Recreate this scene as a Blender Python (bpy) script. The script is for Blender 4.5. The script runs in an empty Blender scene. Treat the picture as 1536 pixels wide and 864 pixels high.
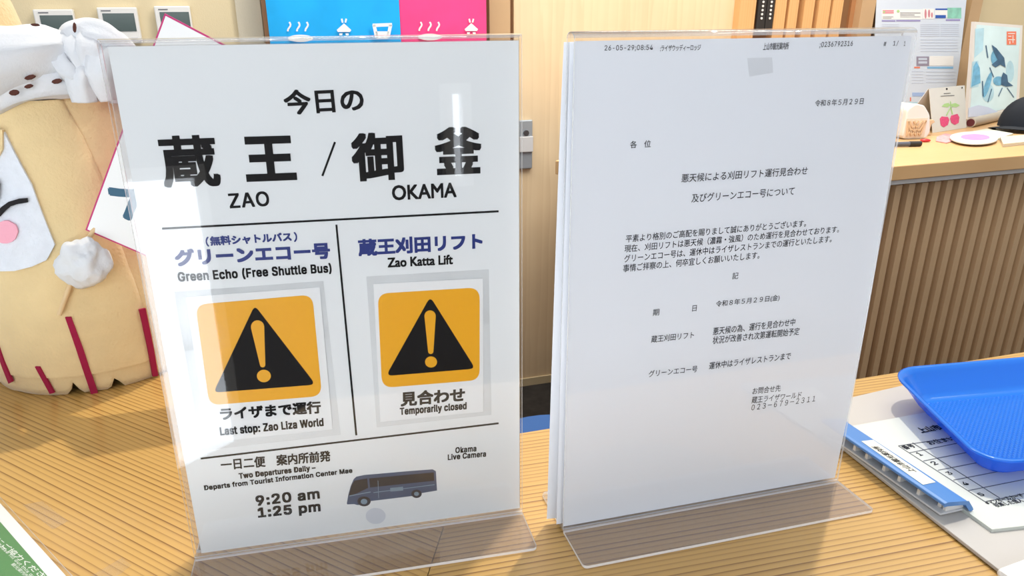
import bpy, bmesh, math, random
from mathutils import Vector, Matrix, noise
random.seed(7)
SC = bpy.context.scene
COL = SC.collection

# ------------------------------------------------------------------ camera, world, lights, exposure
F_PX, PITCH, ROLL, CAM_H = 1084.7, 0.3701, -0.0149, 0.3047
CX, CY = 768 - 39.07, 432 + 46.82
FWD = Vector((0, math.cos(PITCH), -math.sin(PITCH)))
UP0 = Vector((0, math.sin(PITCH), math.cos(PITCH)))
RT0 = Vector((1, 0, 0))
RT = math.cos(ROLL) * RT0 + math.sin(ROLL) * UP0
UP = -math.sin(ROLL) * RT0 + math.cos(ROLL) * UP0
CAM = Vector((0, 0, CAM_H))
cd = bpy.data.cameras.new('camera')
cam = bpy.data.objects.new('camera', cd)
COL.objects.link(cam)
cam.matrix_world = Matrix(((RT.x, UP.x, -FWD.x, 0), (RT.y, UP.y, -FWD.y, 0), (RT.z, UP.z, -FWD.z, CAM_H), (0, 0, 0, 1)))
cd.sensor_fit = 'HORIZONTAL'
cd.sensor_width = 36
cd.lens = F_PX / 1536 * 36
cd.shift_x = -(CX - 768) / 1536
cd.shift_y = (CY - 432) / 1536
cd.clip_start = 0.01
SC.camera = cam

world = bpy.data.worlds.new('world')
SC.world = world
world.use_nodes = True
bg = world.node_tree.nodes['Background']
bg.inputs[0].default_value = (0.90, 0.95, 1.0, 1)
bg.inputs[1].default_value = 0.80

def lamp(name, kind, loc, target, energy, color, **kw):
    d = bpy.data.lights.new(name, kind)
    d.energy = energy
    d.color = color
    for k, v in kw.items():
        setattr(d, k, v)
    o = bpy.data.objects.new(name, d)
    COL.objects.link(o)
    o.location = loc
    o.rotation_euler = (Vector(target) - Vector(loc)).to_track_quat('-Z', 'Y').to_euler()
    return o
lamp('sun', 'SUN', (2.0, 3.48, 9.0), (0, 0, 0), 2.2, (1.0, 0.93, 0.80), angle=0.02)
lamp('wall_fill_light', 'AREA', (0.55, 1.55, 1.75), (0.75, 2.45, 0.1), 64, (1.0, 0.95, 0.86), shape='RECTANGLE', size=2.6, size_y=0.5)  # added area light, no fixture known; brightens back wall and rear counter

SC.view_settings.view_transform = 'Standard'
SC.view_settings.look = 'None'
SC.view_settings.exposure = 0.0
SC.view_settings.gamma = 1
SC.view_settings.use_curve_mapping = False

# ------------------------------------------------------------------ geometry measured on real planes
def ray(u, v):
    return (RT * ((u - CX) / F_PX) - UP * ((v - CY) / F_PX) + FWD)
def on_z(u, v, z=0.0):
    d = ray(u, v)
    return CAM + d * ((z - CAM_H) / d.z)
class Plane:
    """a real plane: origin, x axis, y axis, z = outward normal"""
    def __init__(s, o, ex, ey):
        s.o = Vector(o); s.ex = Vector(ex).normalized(); s.ey = Vector(ey).normalized()
        s.n = s.ex.cross(s.ey).normalized()
    def hit(s, u, v, off=0.0):
        d = ray(u, v)
        o = s.o + s.n * off
        P = CAM + d * ((o - CAM).dot(s.n) / d.dot(s.n))
        return ((P - s.o).dot(s.ex), (P - s.o).dot(s.ey))
    def w(s, x, y, off=0.0):
        return s.o + s.ex * x + s.ey * y + s.n * off
TABLE = Plane((0, 0, 0), (1, 0, 0), (0, 1, 0))
WA = math.radians(16)
WALL = Plane((0.136, 2.436, 0), (math.cos(WA), math.sin(WA), 0), (0, 0, 1))
FLOOR_Z = -0.9

# ------------------------------------------------------------------ materials
MATS = {}
def mat(name, color=(0.8, 0.8, 0.8), rough=0.5, metal=0.0, coat=0.0, coat_rough=0.05, bump=0.0, bscale=200.0,
        var=0.0, vscale=8.0, sheen=0.0, emit=None, estr=1.0, trans=0.0, spec=0.5, subsurf=0.0):
    if name in MATS:
        return MATS[name]
    m = bpy.data.materials.new(name)
    m.use_nodes = True
    nt = m.node_tree; N = nt.nodes; L = nt.links
    b = N['Principled BSDF']
    b.inputs['Base Color'].default_value = (*color, 1)
    b.inputs['Roughness'].default_value = rough
    b.inputs['Metallic'].default_value = metal
    b.inputs['Coat Weight'].default_value = coat
    b.inputs['Coat Roughness'].default_value = coat_rough
    b.inputs['Sheen Weight'].default_value = sheen
    b.inputs['Specular IOR Level'].default_value = spec
    if emit:
        b.inputs['Emission Color'].default_value = (*emit, 1)
        b.inputs['Emission Strength'].default_value = estr
    tc = N.new('ShaderNodeTexCoord')
    nz = N.new('ShaderNodeTexNoise'); nz.inputs['Scale'].default_value = vscale; nz.inputs['Detail'].default_value = 5
    L.new(tc.outputs['Object'], nz.inputs['Vector'])
    hs = N.new('ShaderNodeMixRGB'); hs.blend_type = 'MULTIPLY'; hs.inputs[0].default_value = 1.0
    mr = N.new('ShaderNodeMapRange')
    mr.inputs[1].default_value = 0.3; mr.inputs[2].default_value = 0.7
    mr.inputs[3].default_value = 1 - var; mr.inputs[4].default_value = 1.0
    L.new(nz.outputs[0], mr.inputs[0])
    hs.inputs[1].default_value = (*color, 1)
    L.new(mr.outputs[0], hs.inputs[2])
    L.new(hs.outputs[0], b.inputs['Base Color'])
    if bump:
        n2 = N.new('ShaderNodeTexNoise'); n2.inputs['Scale'].default_value = bscale; n2.inputs['Detail'].default_value = 4
        L.new(tc.outputs['Object'], n2.inputs['Vector'])
        bp = N.new('ShaderNodeBump'); bp.inputs['Strength'].default_value = bump; bp.inputs['Distance'].default_value = 0.001
        L.new(n2.outputs[0], bp.inputs['Height'])
        L.new(bp.outputs[0], b.inputs['Normal'])
        L.new(bp.outputs[0], b.inputs['Coat Normal'])
    MATS[name] = m
    if trans:
        out = N['Material Output']; tl = N.new('ShaderNodeBsdfTranslucent'); tl.inputs[0].default_value = (*color, 1)
        tp = N.new('ShaderNodeBsdfTransparent'); tp.inputs[0].default_value = (*[min(1, c * 1.1 + 0.05) for c in color], 1)
        mt = N.new('ShaderNodeMixShader'); mt.inputs[0].default_value = 0.4; L.new(tl.outputs[0], mt.inputs[1]); L.new(tp.outputs[0], mt.inputs[2])
        mo = N.new('ShaderNodeMixShader'); mo.inputs[0].default_value = trans; L.new(b.outputs[0], mo.inputs[1]); L.new(mt.outputs[0], mo.inputs[2]); L.new(mo.outputs[0], out.inputs[0])
    return m

def wood(name, light, dark, period, line=0.5, rough=0.35, coat=0.0, axis=1, wob=1.3, sharp=3.0, blotch=0.10, relief=0.15):
    """procedural straight-grain wood: sharp late-wood lines along the object's X (axis=1) or Z (axis=0) direction"""
    m = bpy.data.materials.new(name)
    m.use_nodes = True
    nt = m.node_tree; N = nt.nodes; L = nt.links
    b = N['Principled BSDF']
    tc = N.new('ShaderNodeTexCoord')
    sx = N.new('ShaderNodeSeparateXYZ'); L.new(tc.outputs['Object'], sx.inputs[0])
    mp = N.new('ShaderNodeMapping'); L.new(tc.outputs['Object'], mp.inputs[0])
    mp.inputs['Scale'].default_value = (1.2, 26, 1.2) if axis == 1 else (26, 26, 1.2)
    nz = N.new('ShaderNodeTexNoise'); nz.inputs['Scale'].default_value = 1.0; nz.inputs['Detail'].default_value = 3
    L.new(mp.outputs[0], nz.inputs['Vector'])
    def math_(op, a, bb=None):
        n = N.new('ShaderNodeMath'); n.operation = op
        for i, x in enumerate((a, bb)):
            if x is None: continue
            if isinstance(x, (int, float)): n.inputs[i].default_value = x
            else: L.new(x, n.inputs[i])
        return n.outputs[0]
    t = math_('ADD', math_('DIVIDE', sx.outputs[axis if axis == 1 else 0], period), math_('MULTIPLY', nz.outputs[0], wob))
    fr = math_('FRACT', t)
    pk = math_('POWER', fr, sharp)
    soft = N.new('ShaderNodeMapRange'); soft.interpolation_type = 'SMOOTHSTEP'      # soften the drop after each line
    L.new(fr, soft.inputs[0]); soft.inputs[1].default_value = 1.0; soft.inputs[2].default_value = 0.90
    pk = math_('MULTIPLY', pk, soft.outputs[0])
    # each ring has its own strength
    fl = math_('FLOOR', t)
    wn = N.new('ShaderNodeTexWhiteNoise'); wn.noise_dimensions = '1D'; L.new(fl, wn.inputs['W'])
    st = math_('ADD', math_('MULTIPLY', wn.outputs['Value'], 0.7), 0.5)
    fac = math_('MINIMUM', math_('MULTIPLY', math_('MULTIPLY', pk, st), line * 1.8), 1.0)
    mx = N.new('ShaderNodeMixRGB'); L.new(fac, mx.inputs[0])
    mx.inputs[1].default_value = (*light, 1); mx.inputs[2].default_value = (*dark, 1)
    n2 = N.new('ShaderNodeTexNoise'); n2.inputs['Scale'].default_value = 5; n2.inputs['Detail'].default_value = 3
    L.new(tc.outputs['Object'], n2.inputs['Vector'])
    mr = N.new('ShaderNodeMapRange'); L.new(n2.outputs[0], mr.inputs[0])
    mr.inputs[1].default_value = 0.3; mr.inputs[2].default_value = 0.7; mr.inputs[3].default_value = 1 - blotch; mr.inputs[4].default_value = 1.0
    mm = N.new('ShaderNodeMixRGB'); mm.blend_type = 'MULTIPLY'; mm.inputs[0].default_value = 1
    L.new(mx.outputs[0], mm.inputs[1]); L.new(mr.outputs[0], mm.inputs[2])
    L.new(mm.outputs[0], b.inputs['Base Color'])
    b.inputs['Roughness'].default_value = rough
    b.inputs['Coat Weight'].default_value = coat
    b.inputs['Coat Roughness'].default_value = 0.12
    if relief:
        bp = N.new('ShaderNodeBump'); bp.inputs['Strength'].default_value = relief; bp.inputs['Distance'].default_value = 0.0006
        bp.invert = True
        L.new(fac, bp.inputs['Height']); L.new(bp.outputs[0], b.inputs['Normal'])
    MATS[name] = m
    return m

def clear(name, tint=(1, 1, 1), haze=0.0, hazecol=(0.9, 0.95, 1.0), rough=0.02, ior=1.49, bump=0.0, bscale=40):
    """thin clear plastic: Fresnel mix of transparent and glossy, with a little white haze"""
    m = bpy.data.materials.new(name)
    m.use_nodes = True
    nt = m.node_tree; N = nt.nodes; L = nt.links
    for n in list(N): N.remove(n)
    out = N.new('ShaderNodeOutputMaterial')
    tr = N.new('ShaderNodeBsdfTransparent'); tr.inputs[0].default_value = (*tint, 1)
    gl = N.new('ShaderNodeBsdfGlossy'); gl.inputs['Roughness'].default_value = rough
    geo = N.new('ShaderNodeNewGeometry')
    mi = N.new('ShaderNodeMapRange'); L.new(geo.outputs['Backfacing'], mi.inputs[0])
    mi.inputs[3].default_value = ior; mi.inputs[4].default_value = 1 / ior
    fz = N.new('ShaderNodeFresnel'); L.new(mi.outputs[0], fz.inputs['IOR'])
    a = N.new('ShaderNodeMixShader'); L.new(fz.outputs[0], a.inputs[0]); L.new(tr.outputs[0], a.inputs[1]); L.new(gl.outputs[0], a.inputs[2])
    if bump:
        tc = N.new('ShaderNodeTexCoord'); nz = N.new('ShaderNodeTexNoise'); nz.inputs['Scale'].default_value = bscale
        L.new(tc.outputs['Object'], nz.inputs['Vector'])
        bp = N.new('ShaderNodeBump'); bp.inputs['Strength'].default_value = bump; bp.inputs['Distance'].default_value = 0.001
        L.new(nz.outputs[0], bp.inputs['Height']); L.new(bp.outputs[0], gl.inputs['Normal']); 
    df = N.new('ShaderNodeBsdfDiffuse'); df.inputs[0].default_value = (*hazecol, 1)
    c = N.new('ShaderNodeMixShader'); c.inputs[0].default_value = haze
    L.new(a.outputs[0], c.inputs[1]); L.new(df.outputs[0], c.inputs[2])
    L.new(c.outputs[0], out.inputs[0])
    MATS[name] = m
    return m

M_COUNTER = wood('counter_wood', (0.53, 0.315, 0.092), (0.18, 0.07, 0.010), 0.0047, line=0.85, rough=0.33, coat=0.35, wob=2.2, sharp=4.5)
M_EDGE = wood('counter_edge_wood', (0.70, 0.44, 0.21), (0.50, 0.25, 0.08), 0.006, line=0.5, rough=0.4, wob=2)
M_DOOR = wood('door_wood', (0.80, 0.63, 0.41), (0.71, 0.53, 0.32), 0.03, line=0.35, rough=0.45, axis=0, wob=3, sharp=1.5, relief=0)
M_SLAT = wood('slat_wood', (0.56, 0.38, 0.22), (0.46, 0.29, 0.15), 0.004, line=0.4, rough=0.5, axis=0, wob=2, relief=0)
M_GAP = mat('dark_wood_gap', (0.24, 0.12, 0.05), 0.6)
M_ORANGE = wood('orange_slat_wood', (0.76, 0.44, 0.19), (0.60, 0.30, 0.10), 0.01, line=0.4, rough=0.45, axis=0, wob=2, relief=0)
M_BROWN = mat('brown_wood', (0.42, 0.20, 0.085), 0.5, var=0.15, vscale=10)
M_TAN = mat('tan_wood', (0.54, 0.36, 0.20), 0.5, var=0.1)
M_WALL = mat('cream_wallpaper', (0.70, 0.59, 0.38), 0.8, bump=0.5, bscale=300, var=0.04)
M_WALLSHADE = mat('shaded_cream_wallpaper', (0.56, 0.51, 0.40), 0.8, bump=0.5, bscale=300, var=0.04)  # cream wallpaper with the shade past the corner put into its colour
M_WHITEWALL = mat('white_plaster', (0.80, 0.79, 0.76), 0.8)
M_FRONTW = mat('dark_wood_panelling', (0.055, 0.035, 0.025), 0.7, var=0.2)
M_FLOOR = mat('dark_carpet', (0.035, 0.03, 0.026), 0.95, bump=1.0, bscale=500, var=0.5, vscale=30)
M_BLUECL = mat('blue_cloth', (0.004, 0.42, 0.92), 0.8, var=0.12, vscale=14)
M_PINKCL = mat('pink_cloth', (0.92, 0.06, 0.26), 0.8, var=0.12, vscale=14)
M_WPRINT = mat('white_print', (0.85, 0.86, 0.86), 0.7)
M_ACR = clear('clear_acrylic', (0.99, 0.99, 0.99), 0.002)
M_ACRE = clear('acrylic_edge', (0.95, 0.97, 0.98), 0.42, (1, 1, 1), 0.1)  # white put into the edge colour, as if catching light
M_LAM = clear('laminate_film', (0.97, 0.97, 0.97), 0.07, (0.86, 0.87, 0.88), 0.06, bump=0.25, bscale=60)
M_TAPE = clear('clear_film', (0.985, 0.985, 0.985), 0.02, (0.8, 0.78, 0.74), 0.12, ior=1.2, bump=0.15, bscale=60)
M_SHEET1 = mat('laminated_paper', (0.80, 0.825, 0.84), 0.6, coat=0.75, coat_rough=0.045, bump=0.10, bscale=28)
M_CARD = mat('card_paper', (0.82, 0.835, 0.85), 0.6, coat=0.6, coat_rough=0.07, bump=0.2, bscale=50)
M_SHEET2 = mat('copy_paper', (0.82, 0.845, 0.90), 0.75, bump=0.1, bscale=80)
M_INK = mat('black_ink', (0.004, 0.004, 0.005), 0.6, spec=0.15, coat=0.15, coat_rough=0.05)
M_INKM = mat('toner_ink', (0.018, 0.018, 0.024), 0.7, spec=0.2)
M_NAVY = mat('navy_ink', (0.012, 0.028, 0.19), 0.4, coat=0.25, coat_rough=0.05)
M_AMBER = mat('amber_ink', (0.88, 0.42, 0.008), 0.45, coat=0.5, coat_rough=0.07, bump=0.2, bscale=50, var=0.05, vscale=500)
M_FELT = mat('cream_felt', (0.80, 0.61, 0.33), 0.95, bump=0.9, bscale=380, var=0.10, vscale=30, sheen=0.3)
M_WFELT = mat('white_felt', (0.76, 0.79, 0.86), 0.95, bump=0.9, bscale=420, var=0.08, vscale=90, sheen=0.3)
M_BFELT = mat('black_felt', (0.012, 0.011, 0.013), 0.95)
M_PFELT = mat('pink_felt', (0.86, 0.40, 0.50), 0.95, bump=0.5, bscale=400)
M_CRIM = mat('crimson_felt', (0.33, 0.006, 0.05), 0.95, bump=0.5, bscale=400)
M_CLOTH = mat('white_cotton', (0.70, 0.71, 0.74), 0.9, bump=0.4, bscale=500)
M_BPRINT = mat('brown_print', (0.09, 0.025, 0.015), 0.9)
M_STICK = mat('pale_dowel', (0.72, 0.52, 0.29), 0.6)
M_MAG = mat('magenta_edge', (0.52, 0.02, 0.16), 0.6)
M_PLAC = mat('placard_white', (0.84, 0.85, 0.86), 0.5)
M_TEAL = mat('teal_ink', (0.01, 0.09, 0.17), 0.5)
M_PLW = mat('white_plastic', (0.74, 0.73, 0.71), 0.4)
M_PLG = mat('grey_plastic', (0.62, 0.62, 0.63), 0.4)
M_SCREEN = mat('lcd_screen', (0.045, 0.075, 0.07), 0.15)
M_BOARD = mat('board_plastic', (0.45, 0.43, 0.41), 0.35)
M_FORM = mat('form_paper', (0.54, 0.57, 0.53), 0.5)
M_TRAY = mat('blue_tray_plastic', (0.025, 0.27, 0.86), 0.16, coat=0.3, spec=0.6, trans=0.45)
M_CLIP = mat('blue_clip_plastic', (0.065, 0.20, 0.50), 0.35)
M_GREEN = mat('green_print', (0.055, 0.23, 0.07), 0.5)
M_LABEL = mat('label_paper', (0.66, 0.66, 0.60), 0.6)
M_METAL = mat('latch_metal', (0.40, 0.45, 0.50), 0.45, metal=0.5)
M_DARKM = mat('dark_metal', (0.10, 0.10, 0.11), 0.4, metal=0.6)
M_BLACK = mat('black_rubber', (0.02, 0.017, 0.016), 0.6)
M_CAP = mat('black_cap_fabric', (0.008, 0.012, 0.02), 0.9)
M_GREYCL = mat('grey_mesh_fabric', (0.55, 0.55, 0.56), 0.9, var=0.3, vscale=200)
M_STOOL = mat('blue_upholstery', (0.012, 0.07, 0.23), 0.8)
M_LEAF = mat('leaf_print', (0.42, 0.66, 0.28), 0.7)
M_CHERRY = mat('cherry_print', (0.86, 0.10, 0.27), 0.7, var=0.25, vscale=200)
M_SKYB = mat('pale_blue_print', (0.50, 0.78, 0.92), 0.6, var=0.25, vscale=20)
M_BLUEP = mat('mid_blue_print', (0.20, 0.53, 0.80), 0.6, var=0.35, vscale=50)
M_SLATEP = mat('slate_print', (0.06, 0.15, 0.27), 0.6, var=0.3, vscale=60)
M_SEAL = mat('red_seal_print', (0.80, 0.22, 0.13), 0.6)
M_RED = mat('red_plastic', (0.62, 0.02, 0.03), 0.4)
M_LILAC = mat('lilac_print', (0.60, 0.27, 0.58), 0.6, var=0.2, vscale=60)
M_PURPLE = mat('purple_print', (0.30, 0.27, 0.55), 0.6)
M_BUS = mat('bus_slate_print', (0.065, 0.09, 0.16), 0.4, coat=0.3)
M_BUSD = mat('bus_window_print', (0.018, 0.012, 0.014), 0.4, coat=0.3)
M_BUSW = mat('bus_wheel_print', (0.035, 0.03, 0.035), 0.4)
M_BUSL = mat('bus_label_print', (0.22, 0.30, 0.38), 0.4)
M_SMUDGE = mat('grey_dot_print', (0.62, 0.65, 0.71), 0.4, coat=0.4)
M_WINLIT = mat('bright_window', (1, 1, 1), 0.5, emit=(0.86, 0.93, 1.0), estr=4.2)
M_WOODC = mat('craft_wood', (0.66, 0.46, 0.28), 0.6)
M_LINE = mat('grey_form_line', (0.10, 0.11, 0.13), 0.6)
M_TRAYSHADE = mat('tray_shadow_tint', (0.50, 0.58, 0.76), 0.6)  # unused; pale blue of the tray's shadow on the form
M_TUBE = mat('kraft_tube', (0.50, 0.44, 0.36), 0.7)
M_PAPER = mat('plain_paper', (0.70, 0.71, 0.68), 0.7)

# ------------------------------------------------------------------ object helpers
def tag(o, label=None, cat=None, group=None, kind=None):
    if label: o['label'] = label
    if cat: o['category'] = cat
    if group: o['group'] = group
    if kind: o['kind'] = kind
    return o
def thing(name, label, cat, loc=(0, 0, 0), rotz=0.0, group=None, mtx=None):
    o = bpy.data.objects.new(name, None)
    COL.objects.link(o)
    o.empty_display_size = 0.02
    m = mtx if mtx is not None else Matrix.Translation(Vector(loc)) @ Matrix.Rotation(rotz, 4, 'Z')
    o.matrix_basis = m
    o['_'] = 1; del o['_']
    return tag(o, label, cat, group)
def world_of(o):
    m = Matrix.Identity(4)
    while o is not None:
        m = o.matrix_basis @ m
        o = o.parent
    return m
class MB:
    """collects geometry in WORLD coordinates; build() makes ONE mesh object"""
    def __init__(s): s.v = []; s.f = []; s.mi = []; s.sm = []
    def add(s, vs, fs, mi=0, smooth=False):
        b = len(s.v); s.v += [Vector(p) for p in vs]
        for f in fs:
            s.f.append([b + i for i in f]); s.mi.append(mi); s.sm.append(smooth)
        return s
    def prism(s, top, dvec, mi=0, side_mi=None, smooth=False):
        n = len(top); dv = Vector(dvec)
        a = [Vector(p) for p in top]; b_ = [p + dv for p in a]
        s.add(a + b_, [list(range(n)), list(range(2 * n - 1, n - 1, -1))], mi)
        k = len(s.v) - 2 * n
        for i in range(n):
            j = (i + 1) % n
            s.f.append([k + j, k + i, k + n + i, k + n + j]); s.mi.append(side_mi if side_mi is not None else mi); s.sm.append(smooth)
        return s
    def box(s, pl, x0, x1, y0, y1, z0, z1, mi=0, side_mi=None):
        q = [pl.w(x0, y0, z1), pl.w(x1, y0, z1), pl.w(x1, y1, z1), pl.w(x0, y1, z1)]
        return s.prism(q, pl.n * (z0 - z1), mi, side_mi)
    def tube(s, pts, r, seg=8, mi=0, caps=True):
        pts = [Vector(p) for p in pts]; n = len(pts)
        rr = r if isinstance(r, (list, tuple)) else [r] * n
        rings = []
        ref = None
        for i, p in enumerate(pts):
            t = (pts[min(i + 1, n - 1)] - pts[max(i - 1, 0)]).normalized()
            if ref is None:
                ref = t.orthogonal().normalized()
            a = (ref - t * ref.dot(t)).normalized(); b_ = t.cross(a); ref = a
            rings.append([p + (a * math.cos(2 * math.pi * k / seg) + b_ * math.sin(2 * math.pi * k / seg)) * rr[i] for k in range(seg)])
        vs = [q for rg in rings for q in rg]
        fs = [[i * seg + k, i * seg + (k + 1) % seg, (i + 1) * seg + (k + 1) % seg, (i + 1) * seg + k] for i in range(n - 1) for k in range(seg)]
        s.add(vs, fs, mi, True)
        if caps:
            s.add(rings[0], [list(range(seg))[::-1]], mi); s.add(rings[-1], [list(range(seg))], mi)
        return s
    def build(s, name, mats, parent=None, bevel=0.0, bseg=2, origin=None, weld=False):
        if not isinstance(mats, (list, tuple)): mats = [mats]
        me = bpy.data.meshes.new(name)
        if parent is not None:
            wm = world_of(parent); loc = None
        else:
            if origin is None:
                xs = [p.x for p in s.v]; ys = [p.y for p in s.v]; zs = [p.z for p in s.v]
                origin = Vector(((min(xs) + max(xs)) / 2, (min(ys) + max(ys)) / 2, min(zs)))
            wm = origin if isinstance(origin, Matrix) else Matrix.Translation(Vector(origin))
        inv = wm.inverted()
        me.from_pydata([inv @ p for p in s.v], [], s.f)
        for m in mats: me.materials.append(m)
        for p, a, b_ in zip(me.polygons, s.mi, s.sm):
            p.material_index = a; p.use_smooth = b_
        bm = bmesh.new(); bm.from_mesh(me)
        if weld: bmesh.ops.remove_doubles(bm, verts=bm.verts, dist=1e-6)
        if bevel:
            ed = [e for e in bm.edges if len(e.link_faces) == 2 and e.calc_face_angle(0) > 0.5]
            bmesh.ops.bevel(bm, geom=ed, offset=bevel, segments=bseg, affect='EDGES', profile=0.5, clamp_overlap=True)
        bmesh.ops.recalc_face_normals(bm, faces=bm.faces)
        bm.to_mesh(me); bm.free()
        o = bpy.data.objects.new(name, me)
        COL.objects.link(o)
        if parent is not None: o.parent = parent
        else: o.matrix_basis = wm
        return o
def structure(o): o['kind'] = 'structure'; return o

def poly_px(pl, pts, off=0.0):
    return [pl.w(*pl.hit(u, v, off), off) for u, v in pts]
def decal(name, pl, polys, m, parent, off=0.0002, thick=0.0001):
    """flat printed shapes (lists of outline points) lying on a real plane"""
    mb = MB()
    for pts in polys:
        mb.prism(poly_px(pl, pts, off), pl.n * -thick)
    return mb.build(name, m, parent)
def stroke(a, b, w):
    (x0, y0), (x1, y1) = a, b
    dx, dy = x1 - x0, y1 - y0; l = math.hypot(dx, dy) or 1
    nx, ny = -dy / l * w / 2, dx / l * w / 2
    return [(x0 + nx, y0 + ny), (x1 + nx, y1 + ny), (x1 - nx, y1 - ny), (x0 - nx, y0 - ny)]
def ell(cx, cy, rx, ry, n=20, rot=0.0):
    c, s_ = math.cos(rot), math.sin(rot)
    return [(cx + rx * math.cos(t) * c - ry * math.sin(t) * s_, cy + rx * math.cos(t) * s_ + ry * math.sin(t) * c)
            for t in (2 * math.pi * i / n for i in range(n))]
def rounded(pts, r, n=5):
    out = []
    k = len(pts)
    for i in range(k):
        p = Vector(pts[i]); a = Vector(pts[i - 1]); b_ = Vector(pts[(i + 1) % k])
        u = (a - p).normalized(); w = (b_ - p).normalized()
        ang = u.angle(w); d = min(r / math.tan(ang / 2), (a - p).length * 0.48, (b_ - p).length * 0.48)
        P0 = p + u * d; P1 = p + w * d
        for j in range(n + 1):
            t = j / n
            q = (1 - t) ** 2 * P0 + 2 * t * (1 - t) * p + t * t * P1
            out.append(tuple(q))
    return out

# ---- lettering
_tc = {}
try:
    import os
    FONT = bpy.data.fonts.load(os.path.join(bpy.utils.system_resource('DATAFILES', path='fonts'), 'Inter.woff2'))
except Exception:
    FONT = None
def glyph_mesh(s):
    if s in _tc: return _tc[s]
    c = bpy.data.curves.new('t', 'FONT')
    if FONT and 'K' not in s and all(ord(ch) < 256 or ch == '–' for ch in s): c.font = FONT; c.space_character = 1.07
    c.body = s; c.size = 1.0; c.resolution_u = 3; c.fill_mode = 'FRONT'
    o = bpy.data.objects.new('t', c)
    COL.objects.link(o)
    bpy.context.view_layer.update()
    me = bpy.data.meshes.new_from_object(o.evaluated_get(bpy.context.evaluated_depsgraph_get()))
    vs = [(v.co.x, v.co.y) for v in me.vertices]; fs = [list(p.vertices) for p in me.polygons]
    bpy.data.objects.remove(o); bpy.data.curves.remove(c); bpy.data.meshes.remove(me)
    _tc[s] = (vs, fs)
    return _tc[s]
def text(pl, s, bl, br, h, m, parent, bold=0.0, off=0.0003, name='lettering', shear=0.0, hp=None):
    """print string s on plane pl; bl/br = lower corners of its bounding box, h = its height (image px, measured);
    bold = stroke thickening as a fraction of h"""
    A = Vector(pl.hit(*bl, off)); B = Vector(pl.hit(*br, off))
    Tp = Vector(pl.hit(bl[0] + (0 if hp is None else hp), bl[1] - h, off))
    ex = (B - A); wdt = ex.length; ex.normalize(); ey = Vector((-ex.y, ex.x))
    hh = abs((Tp - A).dot(ey))
    vs, fs = glyph_mesh(s)
    if not vs: return
    x0 = min(p[0] for p in vs); x1 = max(p[0] for p in vs); y0 = min(p[1] for p in vs); y1 = max(p[1] for p in vs)
    bo = bold * hh * (0.85 if ord(s[0]) < 256 else 0.8)
    sx = (wdt - 2 * bo) / (x1 - x0); sy = (hh - 2 * bo) / (y1 - y0) if (y1 - y0) > 0.25 else sx
    mb = MB()
    offs = [(0, 0)]
    if bo: offs += [(bo * ox, bo * oy) for ox, oy in ((-1, -1), (0, -1), (1, -1), (-1, 0), (1, 0), (-1, 1), (0, 1), (1, 1))]
    for i, (ox, oy) in enumerate(offs):
        q = []
        for px, py in vs:
            x = bo + (px - x0) * sx + ox; y = bo + (py - y0) * sy + oy
            x += shear * y
            P = A + ex * x + ey * y
            q.append(pl.w(P.x, P.y, off + i * 2e-6))
        mb.add(q, fs)
    return mb.build(name, m, parent)
def kanji(pl, s, quad_bl, quad_br, h, m, parent, bold, **k):
    return text(pl, s, quad_bl, quad_br, h, m, parent, bold, **k)

# ================================================================== SETTING
def wall_box(name, m, x0, x1, z0, z1, d0, d1, pl=WALL, parent=None):
    return MB().box(pl, x0, x1, z0, z1, d0, d1).build(name, m, parent)
structure(MB().box(TABLE, -2.6, 3.3, -1.3, 3.6, FLOOR_Z - 0.05, FLOOR_Z).build('floor', M_FLOOR))
structure(wall_box('wall_back', M_WALL, -2.9, 3.3, FLOOR_Z, 1.5, -0.12, 0.0))
structure(wall_box('wall_shade_strip', M_WALLSHADE, -0.855, -0.788, FLOOR_Z, 1.5, 0.0, 0.012))  # greyer strip paints in the shade past the wall corner
LW = Plane((-2.6, 0, 0), (0, 1, 0), (0, 0, 1)); RW = Plane((3.3, 0, 0), (0, -1, 0), (0, 0, 1)); FWALL = Plane((0, -1.3, 0), (-1, 0, 0), (0, 0, 1))
structure(MB().box(LW, -1.3, 1.65, FLOOR_Z, 1.5, -0.1, 0).build('wall_left', M_WHITEWALL))
structure(MB().box(RW, -3.3, 1.3, FLOOR_Z, 1.5, -0.1, 0).build('wall_right', M_WHITEWALL))
structure(MB().box(FWALL, -3.3, 2.6, FLOOR_Z, 1.5, -0.1, 0).build('wall_front', M_FRONTW))
M_FILLGLOW = mat('front_fill_glow', (1, 1, 1), 0.5, emit=(0.86, 0.93, 1.0), estr=3.9)  # glow of the added front fill panel
def window(name, x0, x1, z0, z1, wm=None):
    w = structure(MB().box(FWALL, -x1, -x0, z0, z1, 0.0, 0.004).build(name, wm or M_WINLIT))
    fr = MB(); t = 0.03
    for a, b_, c, d in ((-x1 - t, -x0 + t, z1, z1 + t), (-x1 - t, -x0 + t, z0 - t, z0), (-x1 - t, -x1, z0, z1), (-x0, -x0 + t, z0, z1)):
        fr.box(FWALL, a, b_, c, d, 0.0, 0.03)
    fr.build('window_frame', M_PLG, w)
window('window_1', -2.3, -0.10, FLOOR_Z + 0.04, 0.035)  # pane known from its reflection, left side widened to add low front light
window('front_fill_panel', -1.1, 1.3, 0.46, 1.06, M_FILLGLOW)  # added glowing panel, framed like a window; lights the sheets from the front
window('window_2', 0.635, 0.665, -0.02, 0.22)

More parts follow.
